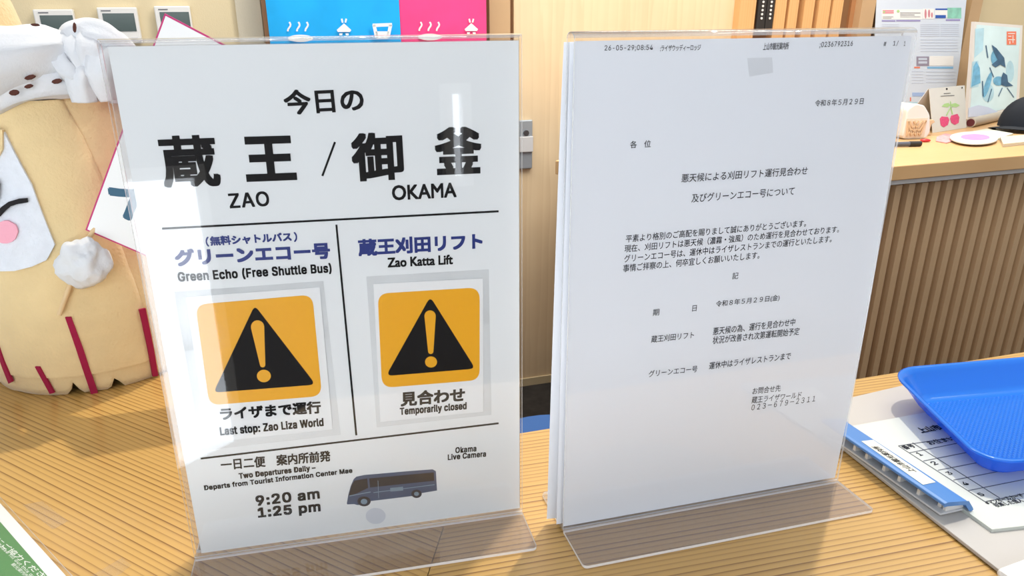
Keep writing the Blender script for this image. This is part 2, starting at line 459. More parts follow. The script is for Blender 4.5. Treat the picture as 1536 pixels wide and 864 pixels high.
# brown frame, jamb, door
def u_of(px, py=0, off=0.0): return WALL.hit(px, py, off)[0]
structure(wall_box('trim_1', M_BROWN, u_of(391), u_of(405), FLOOR_Z, 1.5, 0.0, 0.03))
structure(wall_box('trim_2', M_TAN, u_of(729), u_of(760), FLOOR_Z, 1.5, 0.0, 0.035))
structure(wall_box('gap_strip', M_GAP, u_of(760), u_of(768), FLOOR_Z, 1.5, 0.0, 0.006))  # gap beside the door, coloured in as a dark strip
door = structure(wall_box('door_1', M_DOOR, u_of(768) , u_of(1106), FLOOR_Z + 0.012, 1.2, 0.0, 0.018))
MB().box(WALL, u_of(768), u_of(1106), FLOOR_Z + 0.0, FLOOR_Z + 0.03, 0.0, 0.024).build('door_rail', mat('pale_rail', (0.62, 0.52, 0.33), 0.5), door)
hx0, hz1 = WALL.hit(784, 180, 0.02); hx1, hz0 = WALL.hit(797, 252, 0.02)
hx0 -= 0.015
lt = MB().box(WALL, hx0, hx1, hz0, hz1, 0.018, 0.030).build('door_latch', M_METAL, door, bevel=0.003)
MB().box(WALL, hx0, hx1, hz0 + 0.055, hz0 + 0.105, 0.030, 0.037).build('latch_slider', M_PLG, lt, bevel=0.002)
c0 = WALL.w((hx0 + hx1) / 2, hz1 - 0.04, 0.030)
MB().tube([c0, c0 + WALL.n * 0.006], 0.009, 12).build('screw', M_DARKM, lt)

# slatted partition (upper right): backing with single slats
part = thing('slat_partition', 'vertical wooden slat screen standing between the pale door and the white wall poster', 'partition', WALL.w(u_of(1111), FLOOR_Z), WA)
wall_box('backing', M_GAP, u_of(1108), u_of(1312), FLOOR_Z, 1.5, 0.0, 0.02, parent=part)
for a, b_ in ((1111, 1135), (1164, 1181), (1185, 1199), (1208, 1223), (1230, 1247), (1251, 1266)):
    wall_box('slat', M_ORANGE, u_of(a, 0, .05), u_of(b_, 0, .05), FLOOR_Z, 1.5, 0.0, 0.05, parent=part)
wall_box('end_panel', M_BROWN, u_of(1269), u_of(1290), FLOOR_Z, 1.5, 0.0, 0.03, parent=part)
wall_box('end_post', M_TAN, u_of(1294, 0, .06), u_of(1315, 0, .06), FLOOR_Z, 1.5, 0.0, 0.06, parent=part)
structure(wall_box('trim_4', M_TAN, u_of(1446, 60, .05), u_of(1462, 60, .05), FLOOR_Z, 1.5, 0.0, 0.05))
# black straps with pale studs hanging in the gap between slats
st = thing('studded_strap', 'pair of black straps with rows of pale studs hanging between the wooden slats', 'strap', WALL.w(u_of(1150), 0.33), WA)
for (a, b_) in ((1139, 1151), (1152, 1163)):
    s_ = MB().box(WALL, u_of(a, 0, .055), u_of(b_, 0, .055), 0.315, 1.2, 0.046, 0.056).build('strap_band', M_BLACK, st, bevel=0.002)
    uc = (u_of(a, 0, .055) + u_of(b_, 0, .055)) / 2
    for k in range(16):
        c = WALL.w(uc, 0.355 + k * 0.0125, 0.056)
        MB().tube([c, c + WALL.n * 0.002], 0.0038, 8).build('stud', M_PLW, s_)

# ---- noren curtains with white pictograms
def wall_px(u, v, off): return WALL.hit(u, v, off)
def curtain(name, label, x0px, x1px, m, wav):
    off = 0.07
    x0 = u_of(x0px, 0, off); x1 = u_of(x1px, 0, off); n = 40
    mb = MB(); vs = []; fs = []
    zs = [1.25, 0.6, 0.42, 0.3, 0.1, -0.25]
    for j, z in enumerate(zs):
        for i in range(n + 1):
            t = i / n
            vs.append(WALL.w(x0 + (x1 - x0) * t, z, off + 0.006 * math.sin(t * wav + 0.4 * j * 0.2)))
    for j in range(len(zs) - 1):
        for i in range(n):
            a = j * (n + 1) + i
            fs.append([a, a + 1, a + n + 2, a + n + 1])
    k = len(vs)
    vs += [p - WALL.n * 0.0015 for p in vs]
    fs += [[q + k for q in f][::-1] for f in fs]
    mb.add(vs, fs, 0, True)
    o = mb.build(name, m)
    tag(o, label, 'curtain', 'fabric doorway curtains')
    return o
cb = curtain('doorway_curtain', 'bright blue fabric doorway curtain with white pictograms of steam, hut and cup', 398, 598, M_BLUECL, 13)
cp = curtain('doorway_curtain', 'hot pink fabric doorway curtain with white steam pictograms beside the door', 598.5, 729, M_PINKCL, 9)
rod = MB().tube([WALL.w(-0.80, 1.262, 0.07), WALL.w(-0.10, 1.262, 0.07)], 0.008).build('curtain_rod', M_TAN)
tag(rod, 'wooden rod carrying the blue and pink doorway curtains', 'rod')
def steam(x, y, s, pl, par):
    pol = []
    for dx in (0, 12.5, 25):
        pts = [(x + dx + 2.2 * math.sin(k / 5 * 5.2) * s - (1.2 if dx == 0 else 0), y + 14 * s * k / 5) for k in range(6)]
        for a, b_ in zip(pts, pts[1:]): pol.append(stroke(a, b_, 2.6 * s))
    decal('steam_print', pl, pol, M_WPRINT, par, 0.079)
def pagoda(x, y, s, par):
    pol = [[(x, y - 8 * s), (x + 11 * s, y + 2 * s), (x + 9 * s, y + 5 * s), (x - 9 * s, y + 5 * s), (x - 11 * s, y + 2 * s)],
           [(x - 7 * s, y + 7 * s), (x - 2 * s, y + 7 * s), (x - 3 * s, y + 10 * s), (x - 7 * s, y + 10 * s)],
           [(x + 2 * s, y + 7 * s), (x + 7 * s, y + 7 * s), (x + 7 * s, y + 10 * s), (x + 3 * s, y + 10 * s)],
           stroke((x - 3.5 * s, y - 15 * s), (x - 2 * s, y - 9 * s), 2.6 * s), stroke((x + 3.5 * s, y - 15 * s), (x + 2 * s, y - 9 * s), 2.6 * s)]
    decal('hut_print', WALL, pol, M_WPRINT, par, 0.079)
steam(435, 33, 1.0, WALL, cb); pagoda(516, 43, 1.0, cb)
decal('bath_print', WALL, [ell(451, 57.5, 19, 5.5)], M_WPRINT, cb, 0.079)
decal('cup_print', WALL, [stroke((559, 38), (588, 37), 5), stroke((561, 37), (565, 56), 5), stroke((586, 37), (582, 56), 5), [(563, 47), (584, 47), (582, 58), (565, 58)]], M_WPRINT, cb, 0.079)
steam(632, 33, 0.95, WALL, cp); pagoda(707, 42, 0.92, cp)
decal('bath_print', WALL, [ell(645, 55.5, 18, 5)], M_WPRINT, cp, 0.079)

# ---- three wall controllers
def controller(px0, py0, px1, py1, sc, label):
    off = 0.018
    x0, z1 = WALL.hit(px0, py0, off); x1, z0 = WALL.hit(px1, py1, off)
    z0 = z1 - 0.088
    t = thing('wall_controller', label, 'controller', WALL.w((x0 + x1) / 2, z0, 0), WA, 'white wall controllers')
    MB().box(WALL, x0, x1, z0, z1, 0.0, 0.018).build('housing', M_PLW, t, bevel=0.003)
    a, b_ = WALL.hit(sc[0], sc[1], 0.019); c, d = WALL.hit(sc[2], sc[3], 0.019)
    d = b_ - 0.045
    MB().box(WALL, a, c, d, b_, 0.0182, 0.0190).build('screen', M_SCREEN, t)
    MB().box(WALL, a - 0.002, a + 0.022, b_ + 0.005, b_ + 0.0075, 0.0182, 0.0187).build('maker_print', M_LINE, t)
    for k in range(3):
        MB().box(WALL, a + 0.004 + k * 0.028, a + 0.022 + k * 0.028, z0 + 0.008, z0 + 0.013, 0.018, 0.0195).build('button', M_PLG, t)
controller(48, 14, 118, 60, (59, 23, 112, 40), 'white wall controller with dark screen, leftmost, just above the knotted headband')
controller(144, 11, 212, 56, (153, 20, 205, 45), 'white wall controller with dark screen, middle one, above the white cloth knot')
controller(230, 9, 291, 55, (239, 18, 286, 38), 'white wall controller with dark screen, rightmost, behind the placard tip')

# ================================================================== FRONT COUNTER
GR, GL = math.radians(13.2), math.radians(-31.2)
ctr = thing('reception_counter', 'angled reception counter with striped golden wood worktop carrying the two notices', 'counter', (0.0, 0.35, FLOOR_Z))
MT = Vector((-0.0303, 0.4048)); md = Vector((math.cos(math.radians(81)), math.sin(math.radians(81))))   # mitre line
eR = Vector((math.cos(math.radians(15.8)), math.sin(math.radians(15.8)))); bR = Vector((0.0267, 0.5233))
def isect(p, d, q, e):
    den = d.x * e.y - d.y * e.x
    return p + d * (((q - p).x * e.y - (q - p).y * e.x) / den)
backR = isect(MT, md, bR, eR)
eL = Vector((math.cos(GL), math.sin(GL)))
P0 = MT - md * 0.24; 
rightpoly = [backR + Vector((0.0006, 0)), P0 + Vector((0.0006, 0)), P0 + Vector((math.cos(GR), math.sin(GR))) * 1.35, backR + eR * 1.35]
P1 = backR + md * 0.09
leftpoly = [P1, P1 - eL * 1.3, P0 - eL * 1.3, P0]
def worktop(poly, ang, name):
    o = bpy.data.objects.new(name, None)
    mb = MB().prism([Vector((p.x, p.y, 0)) for p in poly], (0, 0, -0.035))
    ob = mb.build(name, M_COUNTER, ctr)
    # local frame turned to the grain so the object coordinates run along the boards
    rot = Matrix.Rotation(ang, 4, 'Z')
    ob.data.transform(rot.inverted()); ob.matrix_basis = rot
    bpy.data.objects.remove(o)
    return ob
worktop(rightpoly, GR, 'worktop')
worktop(leftpoly, GL, 'worktop')
body = []
cen = lambda P, k: P
fr = [leftpoly[1] + Vector((0.03, -0.05)), leftpoly[0] + Vector((0, -0.06)), backR + Vector((0.0, -0.06)), rightpoly[3] + Vector((-0.05, -0.05)), rightpoly[2] + Vector((-0.05, 0.05)), P0 + Vector((0, 0.06)), leftpoly[2] + Vector((0.03, 0.06))]
MB().prism([Vector((p.x, p.y, -0.035)) for p in fr], (0, 0, FLOOR_Z + 0.035)).build('cabinet_body', M_GAP, ctr)

# ================================================================== REAR SERVICE COUNTER with louvred front
A_ = on_z(1340, 247); B_ = on_z(1536, 230.5)
d2 = Vector((B_.x - A_.x, B_.y - A_.y)).normalized()
LA = math.atan2(d2.y, d2.x)
SCO = Vector((A_.x, A_.y)) - d2 * 0.42
FP = Plane((SCO.x, SCO.y, 0), (d2.x, d2.y, 0), (0, 0, 1))      # front plane of the louvred panel (normal to camera)
svc = thing('service_counter', 'rear service counter with pale wood top and louvred vertical slat front', 'counter', FP.w(0, FLOOR_Z), LA)
LEN = 1.75
wall_depth = lambda x: (WALL.w(*WALL.hit(0, 0)))   # unused
def back_at(x):
    p = FP.w(x, 0); k = (WALL.o - p).dot(WALL.n) / (-FP.n).dot(WALL.n)
    return k
lip = 0.02
# top: front strip, left end turned back towards the ledge seen beside the right notice
c_l = on_z(833, 241)
top = [FP.w(0, 0, lip), FP.w(LEN, 0, lip), FP.w(LEN, 0, -back_at(LEN) + 0.01), WALL.w(u_of(1113), 0, 0.02 + 0.01), WALL.w(0.16, 0, 0.14), Vector((c_l.x, c_l.y, 0))]
# keep the rear edge just in front of the wall fittings
top = [FP.w(0, 0, lip), FP.w(LEN, 0, lip), FP.w(LEN, 0, -back_at(LEN)) + WALL.n * 0.07, WALL.w(u_of(1106), 0, 0.07), WALL.w(0.30, 0, 0.07), Vector((c_l.x, c_l.y, 0))]
top = [Vector((p.x, p.y, 0.0)) for p in top]
bod_top = [p.copy() for p in top]
tp = MB().prism([Vector((p.x, p.y, 0.0)) for p in top], (0, 0, -0.036)).build('counter_top', M_EDGE, svc, bevel=0.002)
cg = sum(bod_top, Vector()) / len(bod_top)
inn = [cg + (p - cg) * 0.965 for p in bod_top]
inn[0] = FP.w(0.015, 0, -0.012); inn[1] = FP.w(LEN - 0.02, 0, -0.012)
for p in inn: p.z = -0.036
MB().prism(inn, (0, 0, FLOOR_Z + 0.036)).build('cabinet_body', M_GAP, svc)
MB().box(FP, 0.0, LEN, -0.048, -0.037, -0.012, 0.012).build('grey_rail', M_PLG, svc)  # grey strip below the counter top edge
# louvres, each its own slat
pitch = 0.0425
slat_me = None
k = 0; x = 0.01
while x < LEN - 0.04:
    if slat_me is None:
        mb = MB(); w0, w1 = 0.030, 0.021
        prof = [(0, -0.012), (0.0035, 0.004), (w1 + 0.003, 0.004), (w0, -0.012)]
        for z0, z1 in ((FLOOR_Z + 0.02, -0.052),):
            vs = [FP.w(x + a, z, b_) for z in (z0, z1) for a, b_ in prof]
            mb.add(vs, [[0, 1, 5, 4], [1, 2, 6, 5], [2, 3, 7, 6], [3, 0, 4, 7], [0, 3, 2, 1], [4, 5, 6, 7]])
        so = mb.build('slat', M_SLAT, svc); slat_me = so
    else:
        so = slat_me.copy(); COL.objects.link(so); so.parent = svc
        so.matrix_basis = Matrix.Translation((k * pitch, 0, 0))
    x += pitch; k += 1
MB().box(FP, 0.0, LEN, FLOOR_Z + 0.02, -0.05, -0.014, -0.0105).build('slat_backing', M_GAP, svc)

# ================================================================== SIGN HOLDERS
def frame(x, y, a, t):
    ex = Vector((math.cos(a), math.sin(a), 0)); nb = Vector((-math.sin(a), math.cos(a), 0))
    up = nb * math.sin(t) + Vector((0, 0, 1)) * math.cos(t)
    return Plane((x, y, 0.003), ex, up)
S1 = frame(-0.0817, 0.3945, 0.2051, 0.0184); W1, H1 = 0.2125, 0.302
S2 = frame(0.1503, 0.4218, 0.2506, 0.0136); W2, H2 = 0.2112, 0.3014

def holder(pl, W, H, dF, dB, label, over):
    base = Vector((pl.o.x, pl.o.y, 0))
    ang = math.atan2(pl.ex.y, pl.ex.x)
    t = thing('acrylic_sign_holder', label, 'sign holder', base, ang, 'clear acrylic sign holders')
    G = Plane(base + Vector((0, 0, 0.0006)), pl.ex, Vector((-pl.ex.y, pl.ex.x, 0)))   # flat on the counter
    x = W / 2
    # front sheet and rear sheet (white mixed into the edges imitates caught light)
    MB().box(pl, -x, x, 0.0, H, 0.0016, 0.0031, 0, 1).build('front_panel', [M_ACR, M_ACRE], t)
    MB().box(pl, -x, x, 0.0, H, -over - 0.0015, -over, 0, 1).build('rear_panel', [M_ACR, M_ACRE], t)
    # folded top bend joining both sheets
    mb = MB(); n = 8; c = (0.0031 - over - 0.0015) / 2; ro = (0.0031 + over + 0.0015) / 2; ri = ro - 0.0015
    vs = []
    for sx in (-x, x):
        for r_ in (ro, ri):
            for i in range(n + 1):
                a = math.pi * i / n
                vs.append(pl.w(sx, H + math.sin(a) * r_ * 0.55, c + math.cos(a) * r_))
    m_ = n + 1; fs = []
    for i in range(n):
        fs += [[i, i + 1, 2 * m_ + i + 1, 2 * m_ + i], [m_ + i, 3 * m_ + i, 3 * m_ + i + 1, m_ + i + 1], [i, m_ + i, m_ + i + 1, i + 1], [2 * m_ + i, 2 * m_ + i + 1, 3 * m_ + i + 1, 3 * m_ + i]]
    mb.add(vs, fs, 0, True)
    mb.build('top_bend', M_ACRT, t)
    # base plates, front and rear, with rounded outer corners
    for nm, d0, d1 in (('front_foot', -0.0031, -dF), ('rear_foot', over + 0.0016, dB)):
        q = rounded([(-x, d0), (x, d0), (x, d1), (-x, d1)], 0.0001, 1)
        s_ = 1 if d1 > d0 else -1
        rr = 0.003
        pts = [(-x, d0), (x, d0)] + [(x - rr + rr * math.cos(a), d1 - s_ * rr + s_ * rr * math.sin(a)) for a in [i * math.pi / 8 for i in range(5)]] \
            + [(-x + rr + rr * math.cos(a), d1 - s_ * rr + s_ * rr * math.sin(a)) for a in [math.pi / 2 + i * math.pi / 8 for i in range(5)]]
        MB().prism([G.w(a, b_, 0.0020) for a, b_ in pts], G.n * -0.0020, 0, 1).build(nm, [M_ACRF, M_ACRG], t)
    # cemented seam where pocket meets the foot
    MB().box(pl, -x, x, -0.0015, 0.0004, -over - 0.0015, 0.0031).build('bottom_seam', M_ACRT, t)
    return t
M_ACRT = clear('acrylic_bend', (0.95, 0.95, 0.95), 0.07, (0.95, 0.96, 1), 0.05, ior=1.7)
M_ACRF = clear('acrylic_foot', (0.93, 0.92, 0.93), 0.05, (0.8, 0.78, 0.78), 0.02, ior=1.6)
M_ACRG = clear('acrylic_foot_edge', (0.97, 0.97, 0.98), 0.75, (1, 1, 1), 0.1)  # strong white in the colour imitates the bright foot edge
holder(S1, W1, H1, 0.041, 0.041, 'left clear acrylic upright holder with the shuttle bus and warning notice inside', 0.0035)
holder(S2, W2, H2, 0.0393, 0.0414, 'right clear acrylic upright holder containing the typed letter sheets', 0.0075)

def sheet_grid(pl, name, m, x0, x1, y0, y1, off, curve=None, bulge=None, nx=24, ny=24, th=0.00025):
    vs = []; fs = []
    for s_ in (0, -th):
        for j in range(ny + 1):
            for i in range(nx + 1):
                u = i / nx; v = j / ny
                xx = x0 + (x1 - x0) * u; yy = y0 + (y1 - y0) * v
                if bulge: xx += bulge(u, v)
                o_ = off + (curve(u, v) if curve else 0)
                vs.append(pl.w(xx, yy, o_ + s_))
    K = (nx + 1) * (ny + 1)
    for j in range(ny):
        for i in range(nx):
            a = j * (nx + 1) + i
            fs.append([a, a + 1, a + nx + 2, a + nx + 1]); fs.append([K + a, K + a + nx + 1, K + a + nx + 2, K + a + 1])
    rim = [i for i in range(nx + 1)] + [j * (nx + 1) + nx for j in range(1, ny + 1)] + [ny * (nx + 1) + i for i in range(nx - 1, -1, -1)] + [j * (nx + 1) for j in range(ny - 1, 0, -1)]
    for a, b_ in zip(rim, rim[1:] + rim[:1]): fs.append([a, K + a, K + b_, b_])
    mb = MB(); mb.add(vs, fs, 0, False)
    return mb.build(name, m, origin=Matrix.Translation(pl.o) @ Matrix((tuple([pl.ex.x, -pl.n.x, pl.ey.x, 0]), tuple([pl.ex.y, -pl.n.y, pl.ey.y, 0]), tuple([pl.ex.z, -pl.n.z, pl.ey.z, 0]), (0, 0, 0, 1))))

# ---- notice 1: laminated A4 -------------------------------------------------
n1 = sheet_grid(S1, 'laminated_notice', M_SHEET1, -W1 / 2 + 0.0036, W1 / 2 - 0.0010, 0.0005, H1 - 0.0014, -0.0006)
tag(n1, 'laminated white notice with two yellow warning cards and bus picture, in left holder', 'notice')
MB().box(S1, -W1 / 2 + 0.0006, W1 / 2 - 0.0004, 0.0003, H1 - 0.0008, -0.0030, -0.0016).build('laminate_pouch', M_LAM, n1)
O1 = -0.0004
def T1(s, bl, br, h, m=M_INK, bold=0.0, **k): return text(S1, s, bl, br, h, m, n1, bold, off=O1, **k)
T1('今日の', (428, 173), (547, 167), 38, bold=0.035)
T1('蔵', (247, 283), (333, 279), 79, bold=0.036)
T1('王', (370, 273), (446, 270), 68, bold=0.055)
decal('slash_mark', S1, [stroke((483.5, 264), (502.5, 213), 3.2)], M_INK, n1, O1)
T1('御', (530, 273), (607, 269), 73, bold=0.04)
T1('釜', (653, 263), (723, 260), 72, bold=0.042)
T1('ZAO', (345, 313), (405, 309), 23, bold=0.035)
T1('OKAMA', (588.5, 301), (685, 296), 23, bold=0.035)
def line(pl, a, b_, w, m, par, off): return decal('ruled_line', pl, [stroke(a, b_, w)], m, par, off)
line(S1, (243, 343), (748, 317), 3.0, M_INK, n1, O1)
line(S1, (504.5, 337), (534.5, 653), 3.0, M_INK, n1, O1)
line(S1, (301, 688), (748, 635), 2.6, M_INK, n1, O1)
T1('（', (309, 370), (314, 370), 15, M_NAVY, 0.04)
T1('無料シャトルバス', (316, 369), (438, 362), 14.5, M_NAVY, 0.055)
T1('）', (441, 363), (446, 363), 15, M_NAVY, 0.04)
T1('グリーンエコー号', (264, 400), (496, 388), 26, M_NAVY, 0.06)
T1('Green Echo (Free Shuttle Bus)', (268, 425), (498, 411), 17.5, bold=0.045)
T1('蔵王刈田リフト', (538, 385), (724, 374), 26, M_NAVY, 0.055)
T1('Zao Katta Lift', (581.5, 401.5), (679.5, 396.5), 15, bold=0.045)
T1('一日二便　案内所前発', (332, 706), (496, 692), 17, bold=0.035)
T1('Two Departures Daily –', (359, 720.5), (474, 707.5), 11, bold=0.05)
T1('Departs from Tourist Information Center Mae', (307, 737.5), (529, 711), 9.8, bold=0.05)
T1('9:20 am', (384.5, 759.5), (480, 748), 16, bold=0.06)
T1('1:25 pm', (387.6, 780.5), (481.5, 770.5), 19, bold=0.055)
T1('Okama', (683, 680), (714.6, 677), 9, bold=0.05)
T1('Live Camera', (671.6, 690.5), (729, 685), 9, bold=0.05)

# the bus picture: flat print
def c4(*p): return [(500 + a / 3.542, 620 + b_ / 3.542) for a, b_ in p]
decal('bus_print', S1, [c4((72, 478), (80, 430), (93, 385), (108, 350), (122, 337), (165, 328), (408, 307), (528, 298), (545, 308), (548, 360), (551, 410), (468, 424), (415, 440), (200, 466), (130, 488), (110, 482), (74, 484))], M_BUS, n1, O1)
decal('bus_window_print', S1, [c4((82, 440), (96, 385), (112, 358), (180, 346), (185, 396), (125, 425)), c4((190, 346), (534, 314), (536, 358), (195, 394))], M_BUSD, n1, O1 + 0.00015)
decal('bus_wheel_print', S1, [ell(500 + 163 / 3.542, 620 + 468 / 3.542, 10, 7.4), ell(500 + 442 / 3.542, 620 + 428 / 3.542, 7.8, 6.2)], M_BUSW, n1, O1 + 0.00015)
decal('bus_label_print', S1, [c4((302, 397), (370, 390), (371, 410), (303, 416)), ell(500 + 163 / 3.542, 620 + 469 / 3.542, 5, 4), ell(500 + 442 / 3.542, 620 + 428 / 3.542, 3.6, 3)], M_BUSL, n1, O1 + 0.0003)
decal('bus_outline_print', S1, [stroke((524, 744), (556, 738), 1.2), stroke((560, 739), (652, 727), 1.0), stroke((567, 721), (568, 747), 0.8)], M_BUSL, n1, O1 + 0.0003)
decal('round_mark', S1, [ell(563.5, 774, 15, 12, 24)], M_SMUDGE, n1, O1)

def warning_card(pouch, paper, yel, tri, exc, label, texts):
    pc = MB().prism(poly_px(S1, pouch, -0.0003), S1.n * -0.0003)
    o = pc.build('warning_card', M_LAM, n1)
    o['label'] = label
    mb = MB().prism(poly_px(S1, paper, -0.0001), S1.n * -0.00025)
    mb.build('card_paper', M_CARD, o)
    a = 0.00005
    decal('yellow_panel', S1, [rounded(yel, 17, 8)], M_AMBER, o, a)
    decal('black_triangle', S1, [rounded(tri, 5.5, 5)], M_INK, o, a + 0.00015)
    (x0, y0, w0), (x1, y1, w1), (dx, dy, dr, dy2) = exc
    ax = Vector((x1 - x0, y1 - y0)).normalized(); px = Vector((-ax.y, ax.x))
    P, Q = Vector((x0, y0)), Vector((x1, y1))
    pts = [tuple(P - ax * (-w0 / 2) + px * (w0 / 2) * math.cos(t) - ax * (w0 / 2) * math.sin(t)) for t in [math.pi * i / 8 for i in range(9)]]
    pts += [tuple(Q - ax * (w1 / 2) - px * (w1 / 2) * math.cos(t) + ax * (w1 / 2) * math.sin(t)) for t in [math.pi * i / 8 for i in range(9)]]
    decal('exclamation_mark', S1, [pts, ell(dx, dy, dr, dy2, 24)], M_AMBER, o, a + 0.0003)
    for s, bl, br, h, bo in texts:
        text(S1, s, bl, br, h, M_INK, o, bo, off=a)
warning_card([(261, 438), (485, 421.5), (511, 652), (303, 676)], [(279, 445.5), (479.5, 431), (499, 644), (312, 664)],
             [(293, 457), (468.5, 442), (483, 594), (314, 608)], [(382, 458), (473.5, 577), (320, 589)],
             ((385, 480.5, 20), (394.5, 551, 8), (395.8, 564, 10.5, 9.3)), 'left yellow warning card marking the bus stop limit',
             [('ライザまで運行', (331, 631), (482, 620), 19.5, 0.05), ('Last stop: Zao Liza World', (331, 656.5), (486, 642), 16, 0.045)])
warning_card([(549.5, 415), (733, 404), (737, 622), (565, 641)], [(560, 426), (724.5, 417.5), (725, 617.5), (570.5, 633)],
             [(566.5, 440.5), (719.5, 431), (719.5, 570), (573, 582)], [(645.3, 445), (713, 553), (579, 564)],
             ((645, 465.5, 17), (646.2, 531, 8), (646.6, 543, 9, 8.3)), 'right yellow warning card saying temporarily closed',
             [('見合わせ', (601, 610), (697.5, 602.5), 22, 0.05), ('Temporarily closed', (600, 625.5), (700, 616.5), 14, 0.045)])

# ---- notice 2: fax sheets ---------------------------------------------------
def bulge_r(u, v): return u * 0.0042 * math.sin(math.pi * min(1, v * 1.0)) ** 1.2 * (1 - v) ** 0.45
n2 = sheet_grid(S2, 'typed_letter', M_SHEET2, -W2 / 2 + 0.0006, W2 / 2 - 0.0006, 0.0006, H2 - 0.0015, 0.0004, bulge=bulge_r)
tag(n2, 'white typed letter page at the front of the right holder, with fax header line', 'letter')
for k, (dx, dy, kk) in enumerate(((0.0016, 0.0030, 1.0), (0.0042, 0.0068, 1.6))):
    def cv(u, v, kk=kk): return -max(0, (0.25 - u) / 0.25) ** 2 * 0.0022 * kk
    def bl_(u, v, dx=dx): return -(1 - u) * dx * (0.25 + 1.35 * (1 - v) ** 0.8)
    pg = sheet_grid(S2, 'letter_page', M_SHEET2, -W2 / 2, W2 / 2 - 0.003, 0.0006, H2 - 0.0018, -dy, curve=None if k == 0 else cv, bulge=bl_, nx=16, ny=12)
    tag(pg, ('blank white page directly behind the typed letter in the right holder' if k == 0 else 'rearmost white page bulging out left of the right holder'), 'paper')
O2 = 0.0006
def T2(s, bl, br, h, bold=0.008, m=M_INKM, **k): return text(S2, s, bl, br, h, m, n2, bold, off=O2, **k)
T2('26-05-29;08:54', (906.7, 77.5), (979, 76.5), 9.5)
T2(';ライザウッディーロッジ', (990, 77.5), (1050.7, 76), 10)
T2('上山市観光案内所', (1144.4, 75.5), (1182.7, 74), 11)
T2(';0236792316', (1229, 72.5), (1278.6, 70.5), 9.5)
T2('#', (1325, 69.5), (1329, 69.3), 7)
T2('1/', (1339, 69.5), (1347, 69), 8, 0.0)
T2('1', (1355.5, 69), (1357.8, 68.8), 7, 0.0)
T2('令和８年５月２９日', (1222, 160), (1294.6, 156.5), 10)
T2('各', (945, 222.5), (955, 222), 11); T2('位', (966, 221.5), (976, 221), 11)
T2('悪天候による刈田リフト運行見合わせ', (1021.9, 274), (1210.7, 262), 13)
T2('及びグリーンエコー号について', (1037, 304), (1191, 292.5), 13)
T2('平素より格別のご高配を賜りまして誠にありがとうございます。', (938.5, 364), (1208.6, 340), 11.5)
T2('現在、刈田リフトは悪天候（濃霧・強風）のため運行を見合わせております。', (936.5, 379), (1258, 349), 11.5)
T2('グリーンエコー号は、運休中はライザレストランまでの運行といたします。', (936, 394), (1247, 363.5), 11.5)
T2('事情ご拝察の上、何卒宜しくお願いいたします。', (934.4, 408.5), (1138.8, 388), 11.5)
T2('記', (1098, 419), (1107, 418.3), 10)
T2('期', (979, 474), (988.5, 473), 10); T2('日', (1038, 467.3), (1044.5, 466.7), 9)
T2('令和８年５月２９日(金)', (1073.3, 462), (1168.7, 452), 10.5)
T2('蔵王刈田リフト', (976.5, 514.5), (1040.5, 507.5), 10.5)
T2('悪天候の為、運行を見合わせ中', (1069, 503), (1192, 488.5), 11.5)
T2('状況が改善され次第運転開始予定', (1068.4, 516.5), (1198.3, 502.3), 11.5)
T2('グリーンエコー号', (972.7, 566), (1045.5, 558), 10)
T2('運休中はライザレストランまで', (1063.3, 554.5), (1185.5, 539), 11)
T2('お問合せ先', (1128.2, 592), (1170.3, 587), 10)
T2('蔵王ライザワールド', (1127, 605.5), (1201.3, 597), 10)
T2('０２３－６７９－２３１１', (1126.7, 615.8), (1222.4, 602), 8.5)
tp_ = decal('tape_square', S2, [[(1121, 87), (1158, 86), (1160, 109), (1124, 115)]], M_TAPE, n2, 0.0009)

# ================================================================== CLIPBOARD with form, blue tray
BD = Plane((0.2759, 0.4953, 0), (math.cos(math.radians(13)), math.sin(math.radians(13)), 0), (math.cos(math.radians(101.5)), math.sin(math.radians(101.5)), 0))
cl0 = on_z(1500, 864); cl1 = on_z(1255, 670)
dl = Vector((cl1.x - cl0.x, cl1.y - cl0.y)).normalized()
far0 = on_z(1280, 600); far1 = on_z(1450, 560); df = Vector((far1.x - far0.x, far1.y - far0.y)).normalized()
cor = isect(Vector((cl1.x, cl1.y)), dl, Vector((far0.x, far0.y)), df)
nearp = cor - dl * 0.262
bq = [cor, nearp, nearp + df * 0.36, cor + df * 0.36]
board = thing('clipboard', 'pale grey plastic clipboard with a blue clip on its left edge, holding a form', 'clipboard', (cor.x, cor.y, 0))
Z1 = 0.0035
MB().prism([Vector((*p, Z1)) for p in rounded([tuple(p) for p in bq], 0.008, 5)], (0, 0, -0.0027)).build('backing_board', M_BOARD, board, bevel=0.0006)
# raised corner pad at the near left corner
pc = on_z(1523, 852, 0.01)
MB().box(Plane((pc.x + 0.01, pc.y - 0.004, 0), Vector((df.x, df.y, 0)), Vector((-df.y, df.x, 0))), -0.018, 0.04, -0.012, 0.012, Z1, 0.010).build('corner_pad', M_PLW, board, bevel=0.0035)
